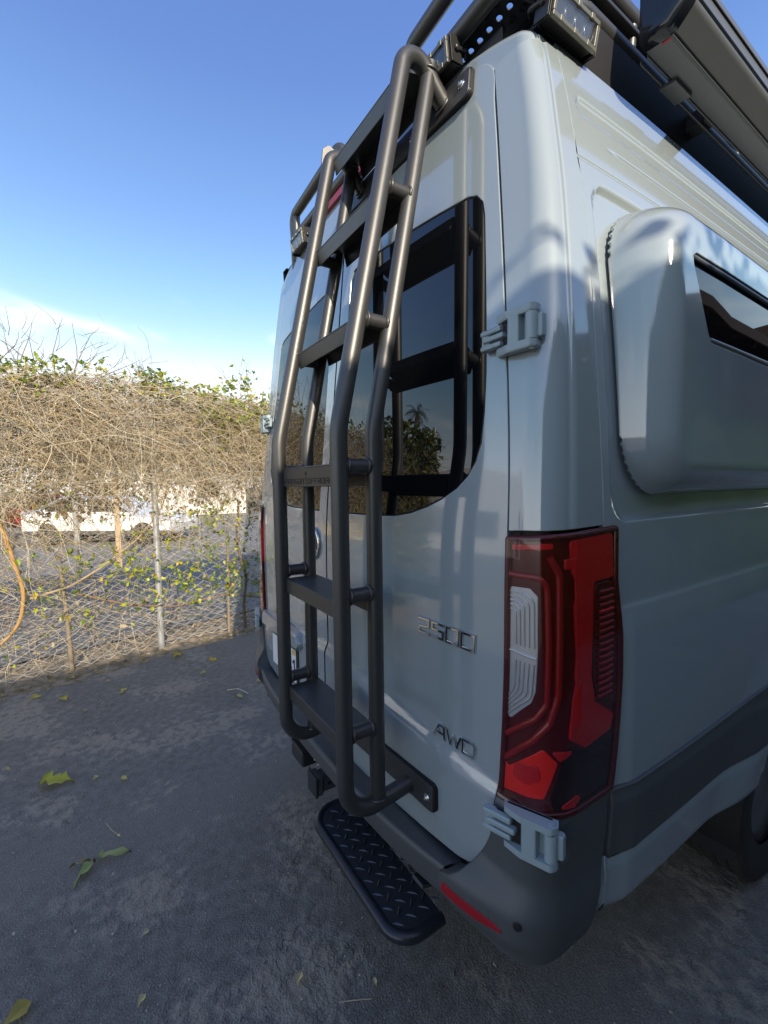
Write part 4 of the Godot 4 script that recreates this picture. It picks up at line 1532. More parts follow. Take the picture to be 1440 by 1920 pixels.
func build_ground():
	var soil := soil_material("dry soil", Color(0.17, 0.135, 0.09), Color(0.33, 0.27, 0.19), 31)
	var g := put("ground", sheet([Vector2(-300, -300), Vector2(300, -300), Vector2(300, 300), Vector2(-300, 300)], -0.03), soil)
	tag(g, "dry sandy earth reaching to the horizon", "ground", "", "structure")
	# the drive, with a ragged edge along the fence
	var asphalt := asphalt_material()
	var f := FastNoiseLite.new()
	f.seed = 4
	f.frequency = 1.7
	f.fractal_octaves = 4
	var e := []
	var z := -30.0
	while z < 26.0:
		var near := absf(z) < 6.0
		e.append(Vector2(fence_x(z) + 0.26 + (0.11 * f.get_noise_1d(z) + 0.03 * f.get_noise_1d(z * 6.0)), z))
		z += 0.035 if near else 1.0
	var edge := e.duplicate()
	edge.append(Vector2(40, 26)); edge.append(Vector2(40, -30))
	g = put("driveway", sheet(edge, 0.0), asphalt)
	tag(g, "old black asphalt drive with dusty rough patches", "driveway", "", "structure")
	var b := MB.new()
	for i in e.size() - 1:
		b.flat([Vector3(e[i].x, -0.03, e[i].y), Vector3(e[i + 1].x, -0.03, e[i + 1].y), Vector3(e[i + 1].x + 0.004, 0.0, e[i + 1].y), Vector3(e[i].x + 0.004, 0.0, e[i].y)])
	var ed := put("driveway_edge", b, asphalt)
	tag(ed, "broken edge of the asphalt along the dirt strip", "driveway edge", "", "structure")
	# the dirt strip is a low uneven bank under the fence
	b = MB.new()
	var rough := FastNoiseLite.new()
	rough.seed = 8
	rough.frequency = 3.5
	rough.fractal_octaves = 4
	var bank := func(s: float, zz: float) -> Vector3:
		var hgt := 0.022 * sin(PI * clampf((s + 0.55) / 0.85, 0, 1)) * (0.6 + 0.9 * rough.get_noise_2d(s * 2.0, zz)) - 0.004
		return Vector3(fence_x(zz) + s, hgt - 0.006 * smoothstep(0.18, 0.3, s), zz)
	b.grid(bank, lin(-0.55, 0.36, 26), lines([-6.0, [5.0, 0.045]]), true)
	var st := put("dirt_strip", b, soil)
	tag(st, "strip of sandy dirt between drive and fence", "dirt strip", "", "structure")
	# the yard on the fence's far side
	var lot := soil_material("grey yard asphalt", Color(0.17, 0.165, 0.155), Color(0.24, 0.23, 0.215), 41)
	var l := put("neighbour_yard", sheet([Vector2(-26, -26), Vector2(fence_x(-26) - 0.62, -26), Vector2(fence_x(20) - 0.62, 20), Vector2(-26, 20)], -0.012), lot)
	tag(l, "grey asphalt yard behind the chain-link fence", "yard", "", "structure")

# ---------------------------------------------------------------- fence and growth

const Z0 := -4.2
const Z1 := 3.42

func build_fence():
	var fence := node("chain_link_fence")
	tag(fence, "galvanised chain-link fence on steel posts, overgrown with dry vine", "fence")
	var b: MB
	for z in [-2.75, 0.28, 3.32]:
		b = MB.new()
		var x := fence_x(z) + 0.045
		var top := 2.42 if z < 3 else 3.05
		b.tube([Vector3(x, -0.03, z), Vector3(x, top, z)], 0.030, 16)
		put("fence_post", b, M.galv, fence)
	b = MB.new()
	b.tube([Vector3(fence_x(Z0), 2.38, Z0), Vector3(fence_x(Z1), 2.38, Z1)], 0.021, 12)
	put("top_rail", b, M.galv, fence)
	for yy in [0.06, 1.2]:
		b = MB.new()
		b.tube([Vector3(fence_x(Z0), yy, Z0), Vector3(fence_x(Z1), yy, Z1)], 0.002, 5)
		put("tension_wire", b, M.galv, fence)
	# woven mesh: each wire zigzags upwards, hooked on its neighbours
	b = MB.new()
	var pitch := 0.070
	var rng := RandomNumberGenerator.new()
	rng.seed = 5
	var z := Z0
	var turn := 0
	while z < Z1:
		var pts := []
		var k := 0
		var y := 0.02
		while y < 2.38:
			var zz := z + (pitch * 0.52 if k % 2 == turn else -pitch * 0.52)
			var sag := 0.012 * sin(zz * 2.3 + y * 1.7) + 0.004 * sin(zz * 9.0)
			pts.append(Vector3(fence_x(zz) + sag + (0.0022 if k % 2 == 0 else -0.0022), y, zz))
			y += pitch * 0.58
			k += 1
		b.tube(pts, 0.0028, 4, false)
		z += pitch
		turn = 1 - turn
	var mw := mat("mesh wire", Color(0.58, 0.56, 0.52), 0.5, 0.1)
	var mesh := put("wire_mesh", b, mw, fence)
	tag(mesh, "", "", "", "stuff")
	# two weathered stakes tied to the mesh
	var wood := mat("grey weathered wood", Color(0.22, 0.18, 0.13), 0.9)
	grain(wood, 0.06, 0.25, 0.2, 12)
	for s in [[1.02, 0.95, 0.016, 0.04], [-0.42, 1.10, 0.014, -0.03]]:
		b = MB.new()
		var x := fence_x(s[0]) + 0.05
		b.tube([Vector3(x, -0.03, s[0]), Vector3(x - 0.015, s[1] * 0.5, s[0] + s[3] * 0.4), Vector3(x - 0.02, s[1], s[0] + s[3])], [s[2] * 1.3, s[2] * 1.1, s[2]], 7)
		var k := put("wooden_stake", b, wood)
		tag(k, "short grey wooden stake by the fence left of the steel post" if s[0] > 0 else "thin wooden stake by the fence right of the steel post", "stake", "stakes along the fence")

func leaf_mesh(kind: int) -> ArrayMesh:
	# a folded, slightly curled leaf about 1 long along +z; kind 0 plain, 1 three-lobed
	var b := MB.new()
	var half: Array
	if kind == 0: half = [[0.0, 0.0], [0.14, 0.20], [0.34, 0.33], [0.58, 0.29], [0.80, 0.14], [1.0, 0.0]]
	elif kind == 1: half = [[0.0, 0.0], [0.04, 0.20], [0.20, 0.48], [0.29, 0.20], [0.46, 0.43], [0.55, 0.17], [0.72, 0.22], [0.80, 0.08], [1.0, 0.0]]
	else: half = [[0.0, 0.0], [0.10, 0.07], [0.28, 0.15], [0.50, 0.17], [0.72, 0.11], [0.88, 0.05], [1.0, 0.0]]
	var mid := []
	for s in [-1.0, 1.0]:
		var prev_m := -1
		var prev_e := -1
		for h in half:
			var cz: float = h[0]
			var lift := 0.30 * cz * (1.0 - cz) - 0.16 * cz * cz
			var pm := Vector3(0, lift, cz)
			var pe := Vector3(s * h[1] * 0.92, lift + 0.55 * h[1] - 0.8 * h[1] * h[1] + 0.10 * sin(cz * 9.0 + s), cz)
			var nn := Vector3(-s * 0.45, 1, 0.30 * (2.0 * cz - 1.0)).normalized()
			var a := b.vert(pm, nn)
			var e := b.vert(pe, nn)
			if prev_m >= 0:
				if s > 0: b.quad(prev_m, a, e, prev_e)
				else: b.quad(prev_m, prev_e, e, a)
			prev_m = a
			prev_e = e
	return b.mesh()

func leaf_material(called: String, rough := 0.5) -> StandardMaterial3D:
	var m := mat(called, Color(1, 1, 1), rough)
	m.vertex_color_use_as_albedo = true
	m.backlight_enabled = true
	m.backlight = Color(0.7, 0.75, 0.35)
	m.cull_mode = BaseMaterial3D.CULL_DISABLED
	return m

func scatter(called: String, mesh: Mesh, m: Material, xfs: Array, cols: Array) -> MultiMeshInstance3D:
	var mm := MultiMesh.new()
	mm.transform_format = MultiMesh.TRANSFORM_3D
	mm.use_colors = true
	mm.mesh = mesh
	mm.instance_count = xfs.size()
	for i in xfs.size():
		mm.set_instance_transform(i, xfs[i])
		mm.set_instance_color(i, cols[i])
	var o := MultiMeshInstance3D.new()
	o.multimesh = mm
	o.material_override = m
	o.name = numbered(called)
	add_child(o)
	return o

func turned(rng: RandomNumberGenerator, p: Vector3, s: float) -> Transform3D:
	var b := Basis(Vector3.UP, rng.randf() * TAU) * Basis(Vector3.RIGHT, rng.randf_range(-1.2, 1.3)) * Basis(Vector3.BACK, rng.randf_range(-1.0, 1.0))
	return Transform3D(b.scaled(Vector3.ONE * s), p)

func strand(b: MB, rng: RandomNumberGenerator, p: Vector3, dir: Vector3, length: float, r: float, droop: float, curl: float, sides := 3):
	var seg := clampi(int(length / 0.10), 4, 16)
	var pts := []
	var rr := []
	var d := dir.normalized()
	var turn := Vector3(rng.randf_range(-1, 1), rng.randf_range(-1, 1), rng.randf_range(-1, 1)) * curl
	for i in seg + 1:
		pts.append(p)
		rr.append(r * lerpf(1.0, 0.35, float(i) / seg))
		p += d * length / seg
		d = (d + turn * (length / seg) + Vector3(rng.randfn() * 0.16, rng.randfn() * 0.16 - droop * length / seg, rng.randfn() * 0.16)).normalized()
		if rng.randf() < 0.12: turn = Vector3(rng.randf_range(-1, 1), rng.randf_range(-1, 1), rng.randf_range(-1, 1)) * curl
	b.tube(pts, rr, sides, false)

func build_vine():
	var rng := RandomNumberGenerator.new()
	rng.seed = 77
	var cov := FastNoiseLite.new()
	cov.seed = 6
	cov.frequency = 0.55
	cov.fractal_octaves = 3
	var top_noise := func(z: float) -> float: return 2.66 + 0.10 * cov.get_noise_1d(z * 2.2) + 0.05 * cov.get_noise_1d(z * 7.0 + 50)
	var tan_cols := [Color(0.58, 0.49, 0.33), Color(0.66, 0.57, 0.41), Color(0.46, 0.36, 0.22), Color(0.72, 0.65, 0.50), Color(0.30, 0.22, 0.14), Color(0.60, 0.46, 0.25), Color(0.50, 0.46, 0.38)]
	var m := mat("dry vine stems", Color(1, 1, 1), 0.75)
	m.vertex_color_use_as_albedo = true
	# dense dead tangle over the upper half
	var b := MB.new()
	for i in 11500:
		var z := rng.randf_range(Z0, Z1 - 0.1)
		var top: float = top_noise.call(z)
		var t := pow(rng.randf(), 1.25)
		var y := lerpf(top + 0.02, 1.60 + 0.35 * cov.get_noise_2d(z, 3.0), t)
		var front := rng.randf_range(-0.16, 0.20) * (1.0 if y > 1.5 else 0.55)
		b.col = tan_cols[rng.randi() % tan_cols.size()] * rng.randf_range(0.75, 1.1)
		b.col.a = 1
		var d := Vector3(rng.randfn() * 0.30, rng.randfn() * 0.55 - 0.25, rng.randfn())
		if y > top - 0.35: d.y = -absf(d.y)
		strand(b, rng, Vector3(fence_x(z) + front, y, z), d, rng.randf_range(0.35, 1.15), rng.randf_range(0.0013, 0.0034) * (1.6 if i % 9 == 0 else 1.0), rng.randf_range(0.2, 1.1), 2.2)
	for i in 5200:
		var z := rng.randf_range(Z0, Z1 - 0.1)
		var top: float = top_noise.call(z)
		b.col = tan_cols[rng.randi() % tan_cols.size()] * rng.randf_range(0.7, 1.05)
		b.col.a = 1
		strand(b, rng, Vector3(fence_x(z) + rng.randf_range(-0.2, 0.16), rng.randf_range(1.95, top), z), Vector3(rng.randfn() * 0.25, -absf(rng.randfn()) * 0.5, rng.randfn()), rng.randf_range(0.3, 0.9), rng.randf_range(0.0014, 0.0032), 0.5, 2.4)
	# thinner growth trailing down the lower mesh
	for i in 2700:
		var z := rng.randf_range(Z0, Z1 - 0.1)
		var y := rng.randf_range(0.12, 1.35)
		if cov.get_noise_2d(z * 1.3, y * 1.3) < -0.12: continue
		b.col = tan_cols[rng.randi() % tan_cols.size()] * rng.randf_range(0.6, 1.0)
		b.col.a = 1
		strand(b, rng, Vector3(fence_x(z) + rng.randf_range(-0.07, 0.10), y, z), Vector3(rng.randfn() * 0.2, rng.randfn() * 0.8, rng.randfn()), rng.randf_range(0.3, 1.0), rng.randf_range(0.0014, 0.0028), 0.2, 1.8)
	var v := put("dry_vine", b, m)
	tag(v, "tangle of straw-coloured dead vine stems draped over the fence", "vine", "", "stuff")
	# a few stout stems that can be told apart
	var stems := [
		[[1.42, 1.38, 0.12], [1.36, 1.10, 0.16], [1.30, 0.80, 0.15], [1.34, 0.55, 0.12], [1.45, 0.40, 0.08], [1.62, 0.30, 0.02]],
		[[1.30, 0.72, 0.06], [1.00, 0.78, 0.07], [0.75, 0.92, 0.06], [0.45, 1.15, 0.05], [0.22, 1.42, 0.04], [0.12, 1.8, 0.06]],
		[[0.95, 0.70, 0.05], [0.55, 0.52, 0.06], [0.15, 0.42, 0.07], [-0.4, 0.45, 0.07], [-0.9, 0.30, 0.05]],
		[[-0.62, -0.02, 0.03], [-0.60, 0.3, 0.05], [-0.66, 0.6, 0.03], [-0.55, 1.0, 0.02], [-0.60, 1.5, 0.0]]]
	var names := ["thick curved orange-brown vine stem low on the fence at the picture's left edge", "long pale vine stem sloping up across the mesh towards the steel post", "brown vine stem sagging low behind the steel post", "upright dark vine trunk rooted right of the steel post"]
	var sc := [Color(0.42, 0.25, 0.09), Color(0.36, 0.27, 0.16), Color(0.22, 0.14, 0.08), Color(0.16, 0.12, 0.08)]
	for k in stems.size():
		b = MB.new()
		var p := []
		for q in stems[k]: p.append(Vector3(fence_x(q[0]) + q[2], q[1], q[0]))
		var rad: float = [0.017, 0.011, 0.010, 0.019][k]
		var path := fillet(p, 0.5, 5)
		var rr := []
		for i in path.size(): rr.append(rad * (1.0 - 0.4 * i / path.size()) * rng.randf_range(0.92, 1.08))
		b.tube(path, rr, 9)
		var sm := mat("vine bark", sc[k], 0.8)
		grain(sm, 0.05, 0.1, 0.15, 20 + k)
		var o := put("stout_vine", b, sm)
		tag(o, names[k], "vine", "stout vine stems on the fence")
	# dead leaves caught in the tangle
	var xfs := []
	var cols := []
	for i in 7000:
		var z := rng.randf_range(Z0, Z1 - 0.1)
		var y := rng.randf_range(1.35, 2.66) if rng.randf() < 0.9 else rng.randf_range(0.1, 1.3)
		xfs.append(turned(rng, Vector3(fence_x(z) + rng.randf_range(-0.15, 0.14), y, z), rng.randf_range(0.03, 0.075)))
		cols.append(Color(0.36, 0.26, 0.15).lerp(Color(0.56, 0.47, 0.32), rng.randf()) * rng.randf_range(0.6, 1.0))
	var dl := scatter("dead_leaves", leaf_mesh(0), leaf_material("dead leaf", 0.8), xfs, cols)
	tag(dl, "brown withered leaves caught in the dead vine tangle", "dead leaves", "", "stuff")
	# live leaves: along the crest, in clumps lower down, and a thick green wall further back along the fence
	xfs = []
	cols = []
	var green := func() -> Color:
		var t := rng.randf()
		var c := Color(0.24, 0.31, 0.035).lerp(Color(0.50, 0.50, 0.05), t * t)
		if rng.randf() < 0.10: c = Color(0.50, 0.36, 0.03)
		if rng.randf() < 0.25: c = Color(0.11, 0.18, 0.03)
		return c * rng.randf_range(0.8, 1.15)
	for i in 4200:
		var z := rng.randf_range(Z0, 3.0)
		var top: float = top_noise.call(z)
		var dens := smoothstep(-0.25, 0.25, cov.get_noise_1d(z * 3.1 + 200))
		if rng.randf() > 0.25 + 0.75 * dens: continue
		var y := top + rng.randf_range(-0.16, 0.10)
		if z < -0.2 and rng.randf() < 0.5: y -= rng.randf_range(0.0, 0.5)
		xfs.append(turned(rng, Vector3(fence_x(z) + rng.randf_range(-0.20, 0.24), y, z), rng.randf_range(0.035, 0.065)))
		cols.append(green.call())
	for i in 260:
		var cz := rng.randf_range(-3.5, 2.6)
		var cy := rng.randf_range(0.25, 2.3)
		if rng.randf() < 0.35: cy = rng.randf_range(0.45, 1.0)
		if rng.randf() < 0.3: cz = rng.randf_range(-1.6, 0.1)
		for k in rng.randi_range(3, 12):
			xfs.append(turned(rng, Vector3(fence_x(cz) + rng.randf_range(0.0, 0.20), cy + rng.randfn() * 0.08, cz + rng.randfn() * 0.10), rng.randf_range(0.030, 0.065)))
			cols.append(green.call())
	for i in 700:
		var z := rng.randf_range(-1.5, -0.15)
		xfs.append(turned(rng, Vector3(fence_x(z) + rng.randf_range(0.0, 0.26), 2.42 + rng.randfn() * 0.13, z), rng.randf_range(0.035, 0.065)))
		cols.append(green.call())
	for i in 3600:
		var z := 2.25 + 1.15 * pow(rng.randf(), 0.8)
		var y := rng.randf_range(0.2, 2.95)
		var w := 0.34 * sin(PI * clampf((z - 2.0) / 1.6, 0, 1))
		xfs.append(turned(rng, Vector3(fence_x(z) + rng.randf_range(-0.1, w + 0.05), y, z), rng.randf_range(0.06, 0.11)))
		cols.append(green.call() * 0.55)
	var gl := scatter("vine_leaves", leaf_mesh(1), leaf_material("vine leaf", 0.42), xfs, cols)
	tag(gl, "yellow-green vine leaves along the top of the fence and in tufts below", "vine leaves", "", "stuff")
	# shoots standing above the crest
	var shoot_label := ["bare twiggy bush rising above the fence at the far left", "young leafy shoot standing up above the vine near the van", "short bare twig poking above the vine crest"]
	var spec := [[1.06, 3.05, 13, 0], [-0.75, 3.02, 5, 1], [0.30, 2.95, 4, 2]]
	for k in spec.size():
		b = MB.new()
		var z: float = spec[k][0]
		b.col = Color(0.20, 0.16, 0.14)
		var lx := []
		var lc := []
		for i in spec[k][2]:
			var d := Vector3(rng.randfn() * 0.3, 1.0 + rng.randf() * 0.4, rng.randfn() * (0.75 if k == 0 else 0.3))
			var base := Vector3(fence_x(z) + rng.randfn() * 0.06, 2.50, z + rng.randfn() * (0.30 if k == 0 else 0.08))
			var ln := rng.randf_range(0.4, 0.72) if k == 0 else rng.randf_range(0.3, 0.6)
			strand(b, rng, base, d, ln, 0.006 if k == 0 else 0.004, -0.1, 0.9, 5)
			for t in 4:
				var q := base + d.normalized() * ln * rng.randf_range(0.4, 0.9)
				strand(b, rng, q, d + Vector3(rng.randfn(), rng.randfn() * 0.4, rng.randfn()), rng.randf_range(0.12, 0.3), 0.0028, 0.0, 1.2, 4)
				if k == 1:
					for n in 3:
						lx.append(turned(rng, q + Vector3(rng.randfn(), rng.randfn(), rng.randfn()) * 0.05, rng.randf_range(0.04, 0.07)))
						lc.append(green.call())
		var o := put("vine_shoot", b, m)
		tag(o, shoot_label[k], "shoot", "shoots above the fence")
		if lx.size():
			var ll := scatter("shoot_leaves", leaf_mesh(0), gl.material_override, lx, lc)
			remove_child(ll)
			ll.name = "shoot_leaves"
			o.add_child(ll)
			tag(ll, "", "", "", "stuff")

# ---------------------------------------------------------------- things beyond the fence

func car(called: String, label: String, c: Vector3, dir: Vector3, paint: Material):
	var k := node(called, null, c)
	tag(k, label, "car", "cars parked in the yard behind the fence")
	k.transform = Transform3D(Basis(dir.normalized(), Vector3.UP, dir.normalized().cross(Vector3.UP)), c)
	# side outline: x forwards, y up
	var o := round2([Vector2(-2.25, 0.30), Vector2(2.22, 0.28), Vector2(2.28, 0.62), Vector2(2.10, 0.80), Vector2(1.05, 0.93), Vector2(0.35, 1.40), Vector2(-0.95, 1.43), Vector2(-1.75, 1.05), Vector2(-2.26, 1.00)], [0.08, 0.10, 0.10, 0.15, 0.25, 0.30, 0.35, 0.25, 0.10], 5)
	var b := MB.new()
	b.prism(o, at(0, 0, 0), 0.88, 0.13)
	var o2 := PackedVector2Array()
	for p in o: o2.append(Vector2(-p.x, p.y))
	b.prism(o2, Transform3D(Basis(Vector3(-1, 0, 0), Vector3(0, 1, 0), Vector3(0, 0, -1)), Vector3.ZERO), 0.88, 0.13)
	put("car_body", b, paint, k)
	for sg in [1.0, -1.0]:
		for w in [[Vector2(0.98, 0.95), Vector2(0.33, 1.33), Vector2(-0.20, 1.35), Vector2(-0.20, 0.96)], [Vector2(-0.28, 0.96), Vector2(-0.28, 1.35), Vector2(-0.92, 1.35), Vector2(-1.45, 1.08), Vector2(-1.40, 0.98)]]:
			b = MB.new()
			var q := PackedVector2Array()
			for p in w: q.append(Vector2(p.x * sg, p.y))
			b.prism(q, Transform3D(Basis(Vector3(sg, 0, 0), Vector3.UP, Vector3(0, 0, sg)), Vector3(0, 0, 0.872 * sg)), 0.012, 0.002)
			put("side_window", b, M.glass, k)
		for x in [-1.38, 1.38]:
			b = MB.new()
			b.lathe([Vector2(0.0, 0.0), Vector2(0.30, 0.0), Vector2(0.325, 0.03), Vector2(0.325, 0.18), Vector2(0.30, 0.21), Vector2(0.21, 0.215), Vector2(0.20, 0.19), Vector2(0.0, 0.20)], Transform3D(Basis(Vector3(sg, 0, 0), Vector3(0, 0, sg), Vector3(0, -1, 0)), Vector3(x, 0.325, 0.69 * sg)), 28)
			put("wheel", b, M.tyre, k)

func wall_house(called: String, label: String, c: Vector3, face: Vector3, outline: PackedVector2Array, deep: float, wall: Material, openings: Array, roof):
	var k := node(called, null, c)
	tag(k, label, "house", "houses across the street")
	k.transform = facing(c, face)
	var b := MB.new()
	b.prism(outline, at(0, 0, -deep), deep, 0.03)
	put("wall", b, wall, k)
	for o in openings:
		b = MB.new()
		var r: Rect2 = o[1]
		var cx := r.position.x + r.size.x / 2
		var cy := r.position.y + r.size.y / 2
		b.box(at(cx, cy, 0.02), Vector3(r.size.x + 0.16, r.size.y + 0.16, 0.08), 0.01)
		var fr := put(o[0], b, o[3], k)
		b = MB.new()
		b.box(at(cx, cy, 0.055), Vector3(r.size.x, r.size.y, 0.03), 0.005)
		put("pane" if o[0] == "window" else "door_leaf", b, o[2], fr)
	if roof != null:
		for sg in [-1.0, 1.0]:
			b = MB.new()
			var half: float = roof[0]
			var eave: float = roof[1]
			var rise: float = roof[2]
			var ang := atan2(rise, half)
			b.box(Transform3D(Basis(Vector3.BACK, -sg * ang), Vector3(sg * half / 2, eave + rise / 2 + 0.06, -deep / 2 + 0.2)), Vector3(sqrt(half * half + rise * rise) + 0.35, 0.12, deep + 0.8), 0.02)
			put("roof", b, roof[3], k)

func palm(c: Vector3, h: float, label: String, sd: int):
	var rng := RandomNumberGenerator.new()
	rng.seed = sd
	var k := node("palm_tree", null, c)
	tag(k, label, "palm", "tall palms beyond the street")
	var b := MB.new()
	var p := []
	var rr := []
	for i in 9:
		var t := i / 8.0
		p.append(Vector3(0.8 * t * t, h * t, 0.3 * sin(t * 2.0)))
		rr.append(lerpf(0.42, 0.24, t))
	b.tube(p, rr, 10)
	put("trunk", b, mat("palm bark", Color(0.20, 0.16, 0.12), 0.9), k)
	b = MB.new()
	var top: Vector3 = p[-1]
	for i in 46:
		var a := rng.randf() * TAU
		var up := rng.randf_range(-0.7, 1.1)
		var d := Vector3(cos(a), up, sin(a)).normalized()
		var q := top
		var spine := []
		for s in 7:
			spine.append(q)
			q += d * 0.42
			d = (d + Vector3(0, -0.22, 0)).normalized()
		for s in 6:
			var sd2: Vector3 = d.cross(Vector3.UP).normalized()
			var w := 0.55 * sin(PI * (s + 0.6) / 7.0)
			for sg in [-1.0, 1.0]:
				for j in 3:
					var o: Vector3 = spine[s].lerp(spine[s + 1], j / 3.0)
					var tip: Vector3 = o + sd2 * sg * w + (spine[s + 1] - spine[s]) * 0.8 + Vector3(0, -0.18, 0)
					b.flat([o, o + (spine[s + 1] - spine[s]) * 0.14, tip])
	var f := mat("palm frond", Color(0.07, 0.085, 0.03), 0.6)
	f.cull_mode = BaseMaterial3D.CULL_DISABLED
	put("crown", b, f, k)

func tree(c: Vector3, h: float, w: float, label: String, sd: int, tint: Color):
	var rng := RandomNumberGenerator.new()
	rng.seed = sd
	var k := node("tree", null, c)
	tag(k, label, "tree", "trees at the far side of the yard")
	var b := MB.new()
	b.tube([Vector3.ZERO, Vector3(0.1, h * 0.3, 0), Vector3(0.0, h * 0.6, 0.1)], [0.22, 0.17, 0.10], 8)
	for i in 7:
		var a := rng.randf() * TAU
		b.tube([Vector3(0.05, h * 0.35, 0), Vector3(cos(a) * w * 0.25, h * 0.55, sin(a) * w * 0.25), Vector3(cos(a) * w * 0.42, h * rng.randf_range(0.6, 0.85), sin(a) * w * 0.42)], [0.10, 0.06, 0.03], 6)
	put("trunk", b, mat("bark", Color(0.12, 0.09, 0.06), 0.9), k)
	var lm := leaf_mesh(0)
	var xfs := []
	var cols := []
	for i in 26:
		var cc := Vector3(rng.randfn() * w * 0.24, h * rng.randf_range(0.42, 0.95), rng.randfn() * w * 0.24)
		for j in 60:
			xfs.append(turned(rng, cc + Vector3(rng.randfn(), rng.randfn() * 0.8, rng.randfn()) * w * 0.09, rng.randf_range(0.18, 0.34)))
			cols.append(tint * rng.randf_range(0.5, 1.2))
	var o := scatter("crown", lm, leaf_material("tree leaf"), xfs, cols)
	remove_child(o)
	o.name = "crown"
	k.add_child(o)
	tag(o, "", "", "", "stuff")

func build_background():
	var white := mat("white car paint", Color(0.80, 0.80, 0.80), 0.3)
	white.clearcoat_enabled = true
	white.clearcoat_roughness = 0.05
	car("parked_car", "white saloon car parked beyond the fence, seen through the mesh", Vector3(-14.3, 0.0, 0.35), Vector3(0.55, 0, -0.84), white)
	car("parked_car", "dark red car whose roof just shows above the white car", Vector3(-17.8, 0.0, 1.1), Vector3(0.5, 0, -0.86), mat("red car paint", Color(0.22, 0.012, 0.014), 0.3))
	var wood := mat("pale timber post", Color(0.46, 0.33, 0.19), 0.85)
	grain(wood, 0.05, 0.3, 0.3, 44)
	var b := MB.new()
	b.box(at(-9.0, 0.94, 0.43), Vector3(0.10, 1.90, 0.10), 0.008)
	tag(put("timber_post", b, wood), "square pale timber post standing in front of the white car", "post")
	b = MB.new()
	b.tube([Vector3(-7.1, 0, 1.06), Vector3(-7.1, 2.9, 1.06)], 0.04, 12)
	b.lathe([Vector2(0.05, 0.0), Vector2(0.05, 0.03), Vector2(0.02, 0.06), Vector2(0.0, 0.065)], at(-7.1, 2.89, 1.06), 12)
	tag(put("steel_pole", b, M.galv), "grey steel pole in the yard left of the timber post", "pole")
	var stucco := mat("white stucco", Color(0.72, 0.70, 0.66), 0.9)
	grain(stucco, 0.05, 0.8, 0.4, 50)
	var tile := mat("grey roof sheeting", Color(0.22, 0.22, 0.23), 0.7)
	wall_house("garage", "low white garage at the back of the yard", Vector3(-25.0, 0, -2.2), Vector3(1, 0, 0.05), PackedVector2Array([Vector2(-4.5, 0), Vector2(4.5, 0), Vector2(4.5, 2.5), Vector2(0, 3.3), Vector2(-4.5, 2.5)]), 5.0, stucco, [["window", Rect2(-3.2, 1.0, 1.2, 0.9), M.glass, white], ["window", Rect2(1.8, 1.0, 1.2, 0.9), M.glass, white]], [4.5, 2.5, 0.8, tile])
	for t in [[-33, 8, 5.0, 6.0, "rounded green tree behind the yard, leftmost"], [-36, 1.0, 5.4, 7.0, "broad green tree behind the red car"], [-32, -8, 5.0, 6.0, "green tree right of the white garage"], [-30, -16, 5.5, 7.0, "large green tree at the far right of the yard"]]:
		tree(Vector3(t[0], 0, t[1]), t[2], t[3], t[4], int(t[0] * 7 + t[1]), Color(0.06, 0.085, 0.025))
	# across the street behind the photographer, mirrored in the doors
	var pa := PackedVector2Array([Vector2(-4.0, 0), Vector2(4.0, 0), Vector2(4.0, 3.1)])
	for i in 13:
		var a := PI * i / 12.0
		pa.append(Vector2(3.2 * cos(a), 3.1 + 1.35 * sin(a)))
	pa.append(Vector2(-4.0, 3.1))
	var lace := mat("pale window", Color(0.16, 0.17, 0.19), 0.1)
	wall_house("house", "white stucco house with a rounded parapet, mirrored in the rear door", Vector3(-8.6, 0, 12.6), Vector3(0.62, 0, -0.78), pa, 6.0, stucco, [["window", Rect2(1.3, 1.1, 1.1, 1.5), lace, white], ["window", Rect2(-0.9, 1.1, 1.1, 1.5), lace, white], ["doorway", Rect2(-3.2, 0.1, 1.1, 2.3), mat("violet door paint", Color(0.16, 0.12, 0.24), 0.5), white]], null)
	var cream := mat("cream render", Color(0.62, 0.47, 0.24), 0.9)
	wall_house("house", "cream house with a low tan gable roof beside the white one", Vector3(-13.4, 0, 8.6), Vector3(0.85, 0, -0.5), PackedVector2Array([Vector2(-3.2, 0), Vector2(3.2, 0), Vector2(3.2, 2.5), Vector2(0, 3.6), Vector2(-3.2, 2.5)]), 7.0, cream, [["window", Rect2(1.2, 1.0, 1.1, 1.3), lace, white], ["doorway", Rect2(-1.0, 0.1, 1.0, 2.1), mat("yellow door paint", Color(0.55, 0.34, 0.06), 0.5), white]], [3.2, 2.5, 1.1, mat("tan roof shingle", Color(0.30, 0.22, 0.15), 0.9)])
	palm(Vector3(-45.0, 0, 38.5), 19.0, "taller of the two slim palms mirrored in the door glass", 3)
	palm(Vector3(-47.0, 0, 42.5), 16.0, "shorter of the two slim palms mirrored in the door glass", 4)

